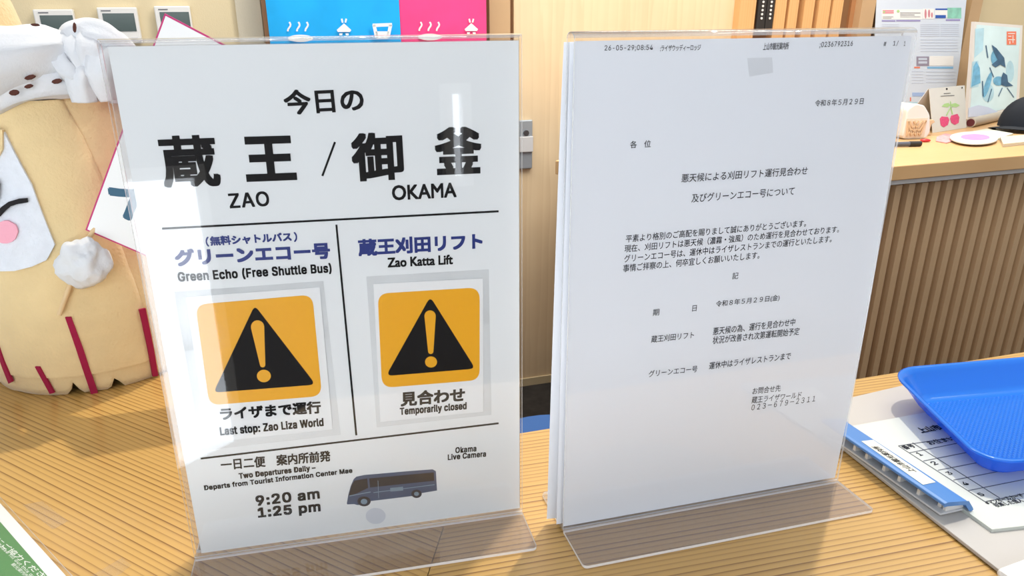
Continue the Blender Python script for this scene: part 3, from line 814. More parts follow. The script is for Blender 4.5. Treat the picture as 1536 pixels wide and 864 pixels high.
# form: a thick white sheet stack
ZF = 0.006
fq = [on_z(1272, 640, ZF), on_z(1488, 794, ZF), on_z(1488, 794, ZF) + Vector((0.26, 0.035, 0)), on_z(1381, 619, ZF) + (on_z(1381, 619, ZF) - on_z(1276, 638, ZF)).normalized() * 0.17]
form = MB().prism(fq, (0, 0, -0.0025)).build('printed_form', M_FORM)
tag(form, 'white printed form with numbered table rows lying on the grey clipboard', 'form')
FT = Plane((0, 0, ZF), (1, 0, 0), (0, 1, 0))
def c6(x, y): return (1260 + x / 4.319, 620 + y / 4.319)
def L6(a, b_, w=1.0): return stroke(c6(*a), c6(*b_), w)
decal('table_line_print', FT, [L6((378, 210), (940, 572)), L6((470, 190), (1035, 548)), L6((378, 210), (780, 150)), L6((450, 255), (800, 185)),
      L6((540, 308), (860, 245)), L6((635, 368), (960, 305)), L6((735, 432), (1192, 345)), L6((830, 500), (1192, 428)), L6((940, 572), (1192, 520))], M_LINE, form, 0.0002)
def T6(s, a, b_, h, bold=0.02): return text(FT, s, c6(*a), c6(*b_), h, M_INK, form, bold, off=0.0003)
T6('番号', (428, 235), (495, 218), 7.5)
T6('お住まい', (590, 205), (755, 172), 7.5)
T6('上山市の', (535, 128), (720, 95), 9.5, 0.04)
for s, a, b_ in (('1', (520, 275), (540, 270)), ('2', (612, 335), (640, 328)), ('3', (710, 400), (735, 392)), ('4', (812, 467), (840, 460)), ('5', (915, 538), (942, 530))):
    T6(s, a, b_, 6.5)
T6('※マンホールカード', (962, 592), (1200, 540), 7)
T6('収集した個人', (1018, 608), (1200, 572), 7)
# clip: white ribbed base and blue lever
ZC = 0.017
def zc(x, y, z): return on_z(*c6(x, y), z)
rb = MB()
a0 = zc(30, 235, 0.004); a1 = zc(640, 665, 0.004)
dirc = (a1 - a0).normalized(); side = Vector((-dirc.y, dirc.x, 0))
if side.x < 0: side = -side
CP = Plane(a0, dirc, Vector((0, 0, 1)).cross(dirc))
Lc = (a1 - a0).length
sgn = 1 if CP.ey.dot(side) > 0 else -1
def cbx(mb, x0, x1, y0, y1, z0, z1):
    ya, yb = (y0, y1) if sgn > 0 else (-y1, -y0)
    return mb.box(CP, x0, x1, ya, yb, z0, z1)
mb = MB(); cbx(mb, -0.01, Lc, 0.001, 0.024, 0.0, 0.0016)
clip = mb.build('clip_base', M_PLG, board, bevel=0.0005)
for k in (0, 1.3, 3.1, 4.6, 6.4, 8.0, 8.45):
    mb = MB(); x = 0.004 + k * (Lc - 0.006) / 8.6
    cbx(mb, x, x + 0.0026, 0.0035 if k < 8 else 0.006, 0.021, 0.0016, 0.006); mb.build('clip_rib', M_PLW, clip, bevel=0.0004)
# lever profile extruded along the clip
prof = [(0.0005, 0.0135), (0.003, 0.0138), (0.019, 0.0118), (0.0235, 0.0060), (0.025, 0.0052), (0.0262, 0.0060), (0.0255, 0.0072), (0.0205, 0.0135), (0.003, 0.0160), (0.0008, 0.0155)]
prof = [(y - 0.003, z - 0.003) for y, z in prof]
xa, xb = -0.02, Lc + 0.004
vs = [CP.w(xx, y * sgn, z) for xx in (xa, xb) for y, z in prof]; n = len(prof)
mb = MB(); mb.add(vs, [list(range(n)), list(range(2 * n - 1, n - 1, -1))]); mb.add([], [])
for i in range(n): mb.f.append([i, (i + 1) % n, n + (i + 1) % n, n + i]); mb.mi.append(0); mb.sm.append(False)
lever = mb.build('clip_lever', M_CLIP, board, bevel=0.0005)
LP = Plane(CP.w(0, 0.0, 0.0130), CP.ex, (CP.w(0, 0.0175 * sgn, 0.0105) - CP.w(0, 0.0, 0.0130)))
if LP.n.z < 0: LP = Plane(LP.o, LP.ex, LP.ey)
lab = poly_px(LP, [c6(138, 180), c6(215, 172), c6(620, 445), c6(538, 462)], 0.0003 if LP.n.z > 0 else -0.0003)
ln = LP.n if LP.n.z > 0 else -LP.n
mb = MB().prism(lab, ln * -0.0002); lb = mb.build('name_label', M_LABEL, lever)
LT = Plane(LP.o, (lab[0] - lab[3]).normalized(), ln.cross((lab[0] - lab[3]).normalized()))
text(LT, '上山市観光案内所', c6(500, 378), c6(245, 212), -8, M_INK, lever, 0.01, off=0.0005)

# ---- blue coin tray
ZT = 0.031
rim = [on_z(1337, 549, ZT), on_z(1342, 560, ZT)]
tA = on_z(1331, 552, ZT)                    # far left corner of the rim
tB = on_z(1480, 697, ZT)                    # near left corner
ex = (on_z(1536, 534.5, ZT) - tA); ex.normalize()
ang = math.atan2(ex.y, ex.x)
dyv = tB - tA
depth = dyv.length
TR = Plane(Vector((tA.x, tA.y, 0)), ex, (-dyv).normalized())
TR.ey = (-dyv).normalized(); TR.n = Vector((0, 0, 1))
def rr_ring(inset, z, r, n=7, w=0.25, d=depth):
    pts = []
    x0, x1, y0, y1 = inset, w - inset, -d + inset, -inset
    for cx_, cy_, a0_ in ((x1 - r, y1 - r, 0), (x0 + r, y1 - r, 90), (x0 + r, y0 + r, 180), (x1 - r, y0 + r, 270)):
        for i in range(n + 1):
            a = math.radians(a0_ + 90 * i / n)
            pts.append(TR.w(cx_ + r * math.cos(a), cy_ + r * math.sin(a), z))
    return pts
rings = [rr_ring(0.004, ZT - 0.004, .024), rr_ring(0.0008, ZT - 0.0022, .026), rr_ring(0.0, ZT - 0.0004, .026), rr_ring(0.0015, ZT, .025), rr_ring(0.004, ZT - 0.0006, .024), rr_ring(0.0065, ZT - 0.004, .022),
         rr_ring(0.018, 0.0125, .017), rr_ring(0.021, 0.0098, .015), rr_ring(0.025, 0.0088, .012)]
under = [rr_ring(0.0265, 0.0068, .013), rr_ring(0.020, 0.0078, .016), rr_ring(0.0165, 0.011, .019)]
mb = MB(); n = len(rings[0]); allr = rings + under
vs = [p for r_ in allr for p in r_]; fs = []
for i in range(len(rings) - 1):
    for k in range(n): fs.append([i * n + k, i * n + (k + 1) % n, (i + 1) * n + (k + 1) % n, (i + 1) * n + k])
o_ = len(rings)
fs.append([(o_ - 1) * n + k for k in range(n)])
fs.append([o_ * n + k for k in range(n)][::-1])
for i in range(o_, o_ + 2):
    for k in range(n): fs.append([i * n + k, (i + 1) * n + k, (i + 1) * n + (k + 1) % n, i * n + (k + 1) % n])
for k in range(n): fs.append([(o_ + 2) * n + k, 0 * n + k, (k + 1) % n, (o_ + 2) * n + (k + 1) % n])
mb.add(vs, fs, 0, True)
tray = thing('money_tray', 'bright blue plastic money tray with ribbed floor standing on the printed form', 'tray', TR.w(0.12, -depth / 2, 0.0063), ang)
mb.build('tray_body', M_TRAY, tray, weld=False)
# dimpled liner: small raised nubs, uncountable
mb = MB(); mb2 = MB()
pit = 0.0042
yy = -0.030; row = 0
while yy > -depth + 0.030:
    xx = 0.030 + (pit / 2 if row % 2 else 0)
    while xx < 0.22:
        c = TR.w(xx, yy, 0.0088)
        e1 = TR.ex * 0.0016; e2 = TR.ey * 0.0011
        mb2.add([c - e1 - e2, c + e1 - e2, c + e1 + e2, c - e1 + e2, c + Vector((0, 0, 0.0008))], [[0, 1, 4], [1, 2, 4], [2, 3, 4], [3, 0, 4]])
        xx += pit
    yy -= pit * 0.6; row += 1
nb = mb2.build('floor_nubs', M_TRAY, tray); nb['kind'] = 'stuff'

# ================================================================== GREEN LEAFLET in flat acrylic (bottom left)
g0 = on_z(0, 750); g1 = on_z(104, 864)
dg = (g1 - g0).normalized(); pg_ = Vector((dg.y, -dg.x, 0))
if pg_.y > 0: pg_ = -pg_
GP = Plane(g0 + Vector((0, 0, 0.0)), dg, Vector((0, 0, 1)).cross(dg))
sg = 1 if GP.ey.dot(pg_) > 0 else -1
def gbox(name, m, x0, x1, y0, y1, z0, z1, par):
    ya, yb = (y0, y1) if sg > 0 else (-y1, -y0)
    return MB().box(GP, x0, x1, ya, yb, z0, z1, 0, 1).build(name, m, par)
gt = thing('survey_leaflet_holder', 'flat acrylic holder with a green printed leaflet at the near left corner of the counter', 'leaflet holder', g0, math.atan2(dg.y, dg.x))
gbox('leaflet_card', [M_SHEET1, M_SHEET1], -0.15, 0.20, 0.002, 0.15, 0.0008, 0.0022, gt)
gbox('green_panel', [M_GREEN, M_GREEN], -0.14, 0.19, 0.0095, 0.145, 0.0022, 0.0024, gt)
gbox('acrylic_cover', [M_ACR, M_ACRE], -0.155, 0.205, 0.0, 0.155, 0.0028, 0.0042, gt)
GT = Plane((0, 0, 0.0024), (1, 0, 0), (0, 1, 0))
M_WINK = mat('white_lettering', (0.82, 0.86, 0.82), 0.5)
def c3(x, y): return (x / 2.842, 560 + y / 2.842)
text(GT, 'アンケートにご協力ください', c3(-150, 610), c3(205, 900), 11, M_WINK, gt, 0.02, off=0.0001)
text(GT, 'Please fill out this questionnaire', c3(-20, 728), c3(230, 965), 8.5, M_WINK, gt, 0.01, off=0.0001)
text(GT, '観光案内所', c3(45, 815), c3(110, 872), 8, M_WINK, gt, 0.0, off=0.0001)
# clear tape pieces on the counter; the first imitates a reflection through acrylic
def film(pts, label):
    mb = MB().prism([on_z(*p, 0.0006) for p in pts], (0, 0, -0.0003))
    tag(mb.build('clear_film', M_TAPE), label, 'film', 'clear tape on the counter')
film([c3(95, 560), c3(180, 545), c3(290, 630), c3(225, 665)], 'hazy clear tape patch stuck on the counter left of the bus notice')
film([c3(390, 862), c3(520, 785), c3(560, 818), c3(450, 900)], 'clear tape strip on the counter by the lower edge, nearer the left holder')

# ================================================================== FELT STRAW-COAT DOLL
DC = Vector((-0.403, 0.702))
prof_d = [(0.0, 0.0965), (0.03, 0.100), (0.08, 0.1035), (0.13, 0.102), (0.18, 0.096), (0.22, 0.089), (0.26, 0.083), (0.30, 0.080), (0.46, 0.080)]
def rad(z):
    if z <= 0: return prof_d[0][1]
    for (z0, r0), (z1, r1) in zip(prof_d, prof_d[1:]):
        if z <= z1: 
            t = (z - z0) / (z1 - z0); t = t
            return r0 + (r1 - r0) * t
    return prof_d[-1][1]
def dsurf(th, z, off=0.0):
    r = rad(z) + off
    return Vector((DC.x + r * math.cos(th), DC.y + r * math.sin(th), z))
def dpx(u, v, off=0.0):
    """ray / body-of-revolution intersection -> (theta, z)"""
    d = ray(u, v); d.normalize()
    lo = 0.4; prev = None
    t = lo
    while t < 1.2:
        P = CAM + d * t
        q = math.hypot(P.x - DC.x, P.y - DC.y) - (rad(P.z) + off)
        if q < 0: break
        t += 0.002
    else:
        # nearest silhouette point
        best = min(((math.hypot((CAM + d * s_).x - DC.x, (CAM + d * s_).y - DC.y) - rad((CAM + d * s_).z), s_) for s_ in [0.4 + 0.002 * k for k in range(400)]))
        t = best[1]
    P = CAM + d * t
    return (math.atan2(P.y - DC.y, P.x - DC.x), P.z)
doll = thing('felt_doll', 'handmade cream felt doll with white face patch, crimson stripes and knotted white headband', 'doll', (DC.x, DC.y, 0))
notch = [dpx(u, v)[0] for u, v in ((112, 580), (173, 566), (30, 572))]
def body_mesh(name, th0, th1, z0, z1, off, m, nth=160, nz=40, notches=True, inner=0.004, par=doll, wavy=0.0):
    vs = []; fs = []
    for lay in (0, 1):
        for j in range(nz + 1):
            for i in range(nth + 1):
                th = th0 + (th1 - th0) * i / nth
                zb = z0
                if notches:
                    for nn in notch[:2]:
                        dd = abs(th - nn) * 0.1
                        if dd < 0.006: zb = max(zb, 0.013 * (1 - dd / 0.006))
                    zb += 0.0012 * math.sin(th * 9)
                    zb = max(zb, 0.0004)
                z = zb + (z1 - zb) * j / nz
                w = 0.0009 * noise.noise(Vector((th * 5, z * 60, 3))) + wavy * math.sin(th * 7 + z * 30)
                vs.append(dsurf(th, z, off + w - lay * inner))
    K = (nz + 1) * (nth + 1)
    for j in range(nz):
        for i in range(nth):
            a = j * (nth + 1) + i
            fs.append([a, a + 1, a + nth + 2, a + nth + 1]); fs.append([K + a, K + a + nth + 1, K + a + nth + 2, K + a + 1])
    for i in range(nth):
        fs.append([i, K + i, K + i + 1, i + 1]); a = nz * (nth + 1) + i; fs.append([a, a + 1, K + a + 1, K + a])
    for j in range(nz):
        a = j * (nth + 1); fs.append([a, a + nth + 1, K + a + nth + 1, K + a]); a += nth; fs.append([a, K + a, K + a + nth + 1, a + nth + 1])
    mb = MB(); mb.add(vs, fs, 0, True)
    return mb.build(name, m, par, weld=True)
body_mesh('felt_body', -math.pi, math.pi, 0.0, 0.270, 0.0, M_FELT)
def lathe(name, cx, cy, prof, m, par, seg=64):
    vs = []; fs = []
    for z, r in prof:
        for k in range(seg):
            a = 2 * math.pi * k / seg; w = 1 + 0.02 * noise.noise(Vector((math.cos(a) * 2, math.sin(a) * 2, z * 20)))
            vs.append(Vector((cx + r * w * math.cos(a), cy + r * w * math.sin(a), z)))
    for i in range(len(prof) - 1):
        for k in range(seg): fs.append([i * seg + k, i * seg + (k + 1) % seg, (i + 1) * seg + (k + 1) % seg, (i + 1) * seg + k])
    fs.append(list(range(seg))[::-1]); fs.append(list(range((len(prof) - 1) * seg, len(prof) * seg)))
    mb = MB(); mb.add(vs, fs, 0, True); return mb.build(name, m, par)
lathe('body_top', DC.x, DC.y, [(0.262, 0.0805), (0.270, 0.080), (0.276, 0.072), (0.280, 0.05), (0.282, 0.01)], M_FELT, doll)
lathe('felt_hat', -0.468, 0.700, [(0.275, 0.052), (0.30, 0.0515), (0.32, 0.050), (0.34, 0.0455), (0.36, 0.039), (0.39, 0.027), (0.42, 0.012), (0.43, 0.002)], M_FELT, doll)
sTh = dpx(128, 224)[0]
seam = [dpx(u, v) for u, v in ((93, 148), (124, 205), (150, 262), (182, 370), (213, 457))]
# front felt layer, its right edge follows the seam
def front_layer():
    vs = []; fs = []; nz = 30; nth = 60
    def edge(z):
        s = sorted(seam, key=lambda q: q[1])
        if z <= s[0][1]: return s[0][0]
        for a, b_ in zip(s, s[1:]):
            if z <= b_[1]: return a[0] + (b_[0] - a[0]) * (z - a[1]) / (b_[1] - a[1])
        return s[-1][0]
    for lay in (0, 1):
        for j in range(nz + 1):
            z = 0.02 + (0.262 - 0.02) * j / nz
            for i in range(nth + 1):
                th = edge(z) + (-2.9 - edge(z)) * i / nth
                e = min(1, i / 2.0)
                vs.append(dsurf(th, z, 0.0022 * (0.3 + 0.7 * e) + 0.0009 * noise.noise(Vector((th * 5, z * 60, 3))) - lay * 0.003))
    K = (nz + 1) * (nth + 1)
    for j in range(nz):
        for i in range(nth):
            a = j * (nth + 1) + i
            fs.append([a, a + 1, a + nth + 2, a + nth + 1]); fs.append([K + a, K + a + nth + 1, K + a + nth + 2, K + a + 1])
    for j in range(nz):
        a = j * (nth + 1); fs.append([a, a + nth + 1, K + a + nth + 1, K + a])
    mb = MB(); mb.add(vs, fs, 0, True); return mb.build('front_felt_layer', M_FELT, doll)
front_layer()
def patch(name, pts, m, off=0.0045, th=0.003, par=doll, sub=3):
    q = [dpx(u, v) for u, v in pts]
    bm = bmesh.new()
    S = 0.1
    dense = []
    for (a, b_), (c, d) in zip(q, q[1:] + q[:1]):
        L_ = math.hypot((c - a) * S, d - b_); k = max(1, int(L_ / 0.006))
        for i in range(k): dense.append((a + (c - a) * i / k, b_ + (d - b_) * i / k))
    vs = [bm.verts.new((t * S, z, 0)) for t, z in dense]
    f = bm.faces.new(vs)
    bmesh.ops.triangulate(bm, faces=[f])
    for _ in range(sub if len(dense) < 30 else 1):
        long_ = [e for e in bm.edges if e.calc_length() > 0.008]
        if long_: bmesh.ops.subdivide_edges(bm, edges=long_, cuts=1)
        bmesh.ops.triangulate(bm, faces=bm.faces)
    ob = MB()
    bm.verts.index_update()
    vv = [dsurf(v.co.x / S, v.co.y, off) for v in bm.verts]; n = len(vv)
    vv2 = [dsurf(v.co.x / S, v.co.y, off - th) for v in bm.verts]
    fs = [[v.index for v in f.verts] for f in bm.faces]
    ob.add(vv + vv2, fs + [[i + n for i in f][::-1] for f in fs], 0, False)
    for e in bm.edges:
        if len(e.link_faces) == 1:
            a, b_ = e.verts[0].index, e.verts[1].index
            ob.f.append([a, b_, n + b_, n + a]); ob.mi.append(0); ob.sm.append(False)
    bm.free()
    return ob.build(name, m, par)
face = patch('face_patch', [(-62, 210), (-40, 190), (12, 197), (51, 275), (84, 365), (73, 387), (52, 397), (29, 403), (0, 404), (-60, 395), (-90, 350), (-85, 270)], M_WFELT, off=0.0052)
patch('beak_patch', [(-30, 188), (12, 193), (12, 222), (7, 232), (-8, 230), (-30, 236)], M_FELT, 0.0075)
patch('eye', ell(-6, 284, 13, 26, 16), M_BFELT, 0.0070, 0.002)
patch('eye_line', [(-6, 322), (4, 318), (10, 308), (20, 300), (33, 296), (45, 295), (46, 301), (33, 303), (22, 307), (14, 314), (8, 322), (-5, 329)], M_BFELT, 0.0070, 0.002)
patch('cheek', ell(16, 345, 17, 17, 18), M_PFELT, 0.0070, 0.002)
for pts in ([(-2, 512), (2, 514), (24, 570), (19, 573)], [(57, 547), (64, 547), (85, 586), (78, 588)], [(99, 474), (108, 473), (125, 518), (148, 588), (138, 590), (115, 520)],
            [(206, 463), (215, 461), (225, 510), (234, 562), (226, 563), (217, 512)]):
    patch('stripe', pts, M_CRIM, 0.0038, 0.0025)
# cotton ball hand
th, z = dpx(124, 388); c = dsurf(th, z, 0.012)
def blob(name, c, rx, m, par, amp=0.2, seed=0, scale=(1, 1, 1), sub=4, facet=0.0):
    bm = bmesh.new(); bmesh.ops.create_icosphere(bm, subdivisions=sub, radius=1)
    for v in bm.verts:
        n = noise.noise(v.co * 1.3 + Vector((seed, 0, 0))) * amp
        rg = -abs(noise.noise(v.co * 2.6 + Vector((seed, 4, 1)))) * amp * 0.9
        k = rx * (1 + n + rg)
        v.co = Vector((v.co.x * scale[0], v.co.y * scale[1], v.co.z * scale[2])) * k
    bm.verts.index_update()
    mb = MB(); mb.add([c + v.co for v in bm.verts], [[v.index for v in f.verts] for f in bm.faces], 0, True)
    bm.free()
    return mb.build(name, m, par)
blob('cotton_hand', c, 0.0205, M_CLOTH, doll, 0.30, 5, (1.05, 0.75, 1.05))
# headband: twisted tube rolls around the body plus the knot
def rope(name, th0, th1, z, off, r, m, n=70, zslope=0.0, par=doll, seed=0):
    vs = []; fs = []; sg_ = 20
    for i in range(n + 1):
        t = i / n; th = th0 + (th1 - th0) * t
        cc = dsurf(th, z + zslope * t, off)
        er = Vector((math.cos(th), math.sin(th), 0)); ez = Vector((0, 0, 1))
        rr_ = r * (0.72 + 0.28 * math.sin(math.pi * t) + 0.10 * noise.noise(Vector((t * 7, seed, 0))))
        for k in range(sg_):
            a = 2 * math.pi * k / sg_
            fold = 1 + 0.13 * math.cos(5 * a + 9 * t + seed) * (0.6 + 0.4 * math.sin(9 * t)) + 0.07 * math.cos(9 * a - 13 * t)
            vs.append(cc + (er * math.cos(a) + ez * math.sin(a) * 1.0) * rr_ * fold)
    for i in range(n):
        for k in range(sg_): fs.append([i * sg_ + k, i * sg_ + (k + 1) % sg_, (i + 1) * sg_ + (k + 1) % sg_, (i + 1) * sg_ + k])
    fs.append(list(range(sg_))); fs.append(list(range(n * sg_, (n + 1) * sg_))[::-1])
    mb = MB(); mb.add(vs, fs, 0, True); return mb.build(name, m, par)
def pw(u, v, off): 
    t_, z_ = dpx(u, v); return dsurf(t_, z_, off)
def fold_tube(name, pts, rads, seed, m=M_CLOTH):
    # smooth the path
    P = [Vector(p) for p in pts]
    fine = []; fr_ = []
    for i in range(len(P) - 1):
        p0 = P[max(i - 1, 0)]; p1 = P[i]; p2 = P[i + 1]; p3 = P[min(i + 2, len(P) - 1)]
        for s in range(8):
            t = s / 8
            fine.append(0.5 * ((2 * p1) + (-p0 + p2) * t + (2 * p0 - 5 * p1 + 4 * p2 - p3) * t * t + (-p0 + 3 * p1 - 3 * p2 + p3) * t ** 3))
            fr_.append(rads[i] + (rads[i + 1] - rads[i]) * t)
    fine.append(P[-1]); fr_.append(rads[-1])
    sg_ = 20; vs = []; fs = []; ref = None; n = len(fine)
    for i, p in enumerate(fine):
        t = (fine[min(i + 1, n - 1)] - fine[max(i - 1, 0)]).normalized()
        if ref is None: ref = t.orthogonal().normalized()
        a = (ref - t * ref.dot(t)).normalized(); b_ = t.cross(a); ref = a
        for k in range(sg_):
            an = 2 * math.pi * k / sg_
            f = 1 + 0.17 * math.cos(5 * an + seed + i * 0.05) * (0.6 + 0.4 * math.sin(i * 0.35 + seed)) + 0.10 * math.cos(9 * an - seed - i * 0.04)
            vs.append(p + (a * math.cos(an) + b_ * math.sin(an)) * fr_[i] * f)
    for i in range(n - 1):
        for k in range(sg_): fs.append([i * sg_ + k, i * sg_ + (k + 1) % sg_, (i + 1) * sg_ + (k + 1) % sg_, (i + 1) * sg_ + k])
    fs.append(list(range(sg_))); fs.append(list(range((n - 1) * sg_, n * sg_))[::-1])
    mb = MB(); mb.add(vs, fs, 0, True); return mb.build(name, m, doll)
kc = pw(125, 92, 0.012)
ux, uz = RT.copy(), UP.copy()
def K(dx, dy, dd=0.0): return kc + ux * (dx / 1085 * 0.70) - uz * (dy / 1085 * 0.70) - FWD * dd     # offsets about the knot
def KP(pts, dd): return [K(u - 125, v - 69, d) for (u, v), d in zip(pts, dd)]
fold_tube('headband_fold', [pw(-60, 108, .004), pw(-10, 92, .004), pw(40, 83, .006), pw(80, 76, .006), pw(104, 70, .006)], [.030, .027, .0205, .0165, .010], 0.3)
fold_tube('headband_fold', [pw(-60, 196, .002), pw(-5, 155, .002), pw(40, 131, .004), pw(85, 124, .006), pw(120, 127, .006)], [.006, .0085, .0115, .0125, .011], 2.2)
back_th = dpx(150, 100)[0]
rope('headband', back_th, back_th + 3.4, 0.268, 0.002, 0.0155, M_CLOTH, seed=1.0)
fold_tube('knot_loop', KP([(104, 62), (110, 46), (130, 42), (152, 46), (172, 58), (186, 70)], [.0, .010, .012, .010, .004, -.006]), [.007, .0105, .0115, .0115, .0095, .006], 0.5)
fold_tube('knot_loop', KP([(103, 50), (101, 66), (106, 84), (119, 96), (131, 92)], [.008, .014, .018, .018, .012]), [.006, .0075, .0085, .0085, .005], 1.7)
fold_tube('knot_loop', KP([(112, 48), (118, 62), (126, 78), (130, 92)], [.010, .016, .018, .016]), [.009, .0105, .009, .006], 2.6)
fold_tube('knot_loop', KP([(136, 50), (135, 65), (137, 88)], [.010, .016, .012]), [.011, .0115, .008], 4.4)
fold_tube('knot_loop', KP([(163, 60), (152, 72), (148, 95), (150, 122)], [.004, .010, .012, .004]), [.011, .0125, .012, .006], 3.9)
fold_tube('knot_tail', KP([(129, 88), (127, 104), (126, 126)], [.016, .016, .010]), [.008, .0105, .0095], 5.5)

# brown print marks on the cloth
def mark(u, v, w, h, rot, off):
    p = pw(u, v, off)
    q = [(w * math.cos(a), h * math.sin(a)) for a in [2 * math.pi * i / 8 for i in range(8)]]
    c_, s_ = math.cos(rot), math.sin(rot)
    mb = MB().prism([p + ux * ((a * c_ - b_ * s_)) + uz * (a * s_ + b_ * c_) for a, b_ in q], FWD * 0.0015)
    mb.build('cloth_print', M_BPRINT, doll)
for u, v, w, h, r in ((49, 114, .0045, .0016, .3), (80, 120, .0042, .0018, .25), (32, 136, .0040, .0022, .2), (48, 127, .0035, .0014, .3), (92, 42, .0012, .004, 0), (107, 137, .001, .006, -.35), (112, 128, .001, .004, -.3), (110, 143, .0022, .0016, 0), (51, 38, .0035, .0009, 0)):
    mark(u, v, w, h, r, 0.0205 if v > 100 else 0.030)

# stick and placard (held by the doll, a thing of its own)
pb = dsurf(*dpx(128, 345), 0.009)
nrm = Vector((0.10, -0.985, 0.0)).normalized()
PLP = Plane(pb, Vector((0, 0, 1)).cross(-nrm) * -1, (0, 0, 1))
if PLP.n.dot(FWD) > 0: PLP = Plane(pb, -PLP.ex, (0, 0, 1))
A = Vector(PLP.hit(247, 20)); B = Vector(PLP.hit(128, 345)); Cc = Vector(PLP.hit(200, 370))
upv = (A - B).normalized(); rgt = Vector((upv.y, -upv.x))
hgt = (A - B).length; wid = 0.125
flag = thing('placard_on_stick', 'white placard with magenta border on a thin stick, leaning behind the left notice', 'placard', PLP.w(B.x, B.y))
q = [B, B + rgt * wid, A + rgt * wid, A]
MB().prism([PLP.w(p.x, p.y, 0.0) for p in q], PLP.n * -0.0012).build('border_board', M_MAG, flag)
ins = 0.0014
q = [B + rgt * ins + upv * ins, B + rgt * (wid - ins) + upv * ins, A + rgt * (wid - ins) - upv * ins, A + rgt * ins - upv * ins]
MB().prism([PLP.w(p.x, p.y, 0.0004) for p in q], PLP.n * -0.0004).build('placard_face', M_PLAC, flag)
# teal character
PF = Plane(PLP.o, PLP.ex * rgt.x + PLP.ey * rgt.y, PLP.ex * upv.x + PLP.ey * upv.y)
def tealtxt(s, x, y, size):
    vs, fs = glyph_mesh(s)
    x0 = min(p[0] for p in vs); x1 = max(p[0] for p in vs); y0 = min(p[1] for p in vs); y1 = max(p[1] for p in vs)
    k = size / max(x1 - x0, y1 - y0)
    mb = MB(); b0 = PF.hit(128, 345)
    for i, (ox, oy) in enumerate([(0, 0)] + [(size * .05 * math.cos(a * .785), size * .05 * math.sin(a * .785)) for a in range(8)]):
        mb.add([PF.w(b0[0] + x + (p[0] - x0) * k + ox, b0[1] + y + (p[1] - y0) * k + oy, 0.0006 + i * 3e-6) for p in vs], fs)
    mb.build('lettering', M_TEAL, flag)
tealtxt('イ', 0.007, 0.026, 0.036)
# stick
s0 = PLP.hit(92, 468); d_ = (Vector(PLP.hit(108, 420)) - Vector(s0)).normalized()
p0 = dsurf(*dpx(92, 468), 0.0065)
p1v = Vector(s0) + d_ * 0.30
pm = PLP.w(*(Vector(s0) + d_ * 0.05), 0.0035)
pe = Vector(s0) + d_ * ((B - Vector(s0)).length + 0.012)
MB().tube([p0, PLP.w(B.x - 0.002, B.y - 0.012, 0.0025), PLP.w(pe.x + 0.006, pe.y, -0.0042)], 0.0022, 10).build('stick', M_STICK, flag)

# ================================================================== THINGS ON THE REAR COUNTER
def plane_at(p, yaw, lean=0.0):
    ex = Vector((math.cos(yaw), math.sin(yaw), 0)); nb = Vector((-ex.y, ex.x, 0))
    return Plane(p, ex, nb * math.sin(lean) + Vector((0, 0, 1)) * math.cos(lean))
# wall poster
PP = Plane(WALL.w(0, 0, 0.062), WALL.ex, (0, 0, 1))
def poly(name, m, pl, pts, th=0.001, par=None, off=0.0): return MB().prism(poly_px(pl, pts, off), pl.n * -th).build(name, m, par)
poster = poly('wall_poster', mat('poster_paper', (0.66, 0.74, 0.86), 0.6, var=0.05), PP, [(1317, -30), (1312, 60), (1303, 160), (1380, 170), (1430, 160), (1440, 90), (1453, -30)], 0.002)
tag(poster, 'tall pale blue-white timetable poster with small coloured boxes on the back wall', 'poster')
def c1(x, y): return (1236 + x / 3.457, y / 3.457)
def quad1(x0, y0, x1, y1, sk=0): return [c1(x0, y0), c1(x1, y0), c1(x1 + sk, y1), c1(x0 + sk, y1)]
def pr(pts_list, m, o_=0.0008, par=poster, pl=PP, name='printed_box'):
    if len(pts_list) > 4: decal('printed_rows', pl, pts_list, m, par, o_, 0.0004)['kind'] = 'stuff'; return
    for q_ in pts_list: decal(name, pl, [q_], m, par, o_, 0.0004)
pr([quad1(300, 48, 510, 100)], M_WPRINT); pr([quad1(512, 45, 570, 98)], M_WPRINT)
pr([quad1(575, 45, 640, 92)], M_WPRINT); pr([quad1(578, 78, 632, 94), quad1(578, 44, 640, 52)], mat('deep_blue_print', (0.03, 0.11, 0.45), .6), 0.0013)
pr([quad1(640, 40, 712, 95)], mat('sea_green_print', (0.30, 0.68, 0.55), .6, var=0.3, vscale=40)); 
pr([quad1(300, 105, 370, 112), quad1(375, 104, 500, 111), quad1(632, 100, 706, 108)], M_PURPLE)
pr([quad1(305, 52, 362, 60), quad1(305, 62, 362, 70)], mat('coral_print', (0.75, 0.3, 0.35), .6), 0.0013)
pr([ell(*c1(385, 58), 2, 2), ell(*c1(312, 62), 1.6, 1.6)], M_LEAF, 0.0016)
pr([quad1(395, 66, 500, 69), quad1(395, 76, 470, 79), quad1(395, 86, 500, 88), quad1(305, 86, 360, 88), quad1(305, 93, 350, 95)], M_LINE, 0.0013)
pr([ell(*c1(527, 72), 1.6, 7), ell(*c1(545, 70), 1.6, 6), ell(*c1(560, 78), 1.4, 4)], mat('bottle_pink_print', (0.6, 0.25, 0.3), .6), 0.0013)
PALE = mat('pale_table_print', (0.56, 0.62, 0.75), .6)
pr([quad1(500, y, 598, y + 3) for y in (125, 135, 145, 155, 165, 175, 185)] + [quad1(605, y, 700, y + 3) for y in (125, 135, 145, 155, 165, 175, 185)] + [quad1(300, y, 390, y + 3) for y in (125, 135)], PALE)
pr([quad1(480, 293, 545, 342)], mat('plum_print', (0.30, 0.27, 0.36), .6)); pr([quad1(490, 300, 535, 312), quad1(490, 318, 535, 330)], PALE, 0.0013)
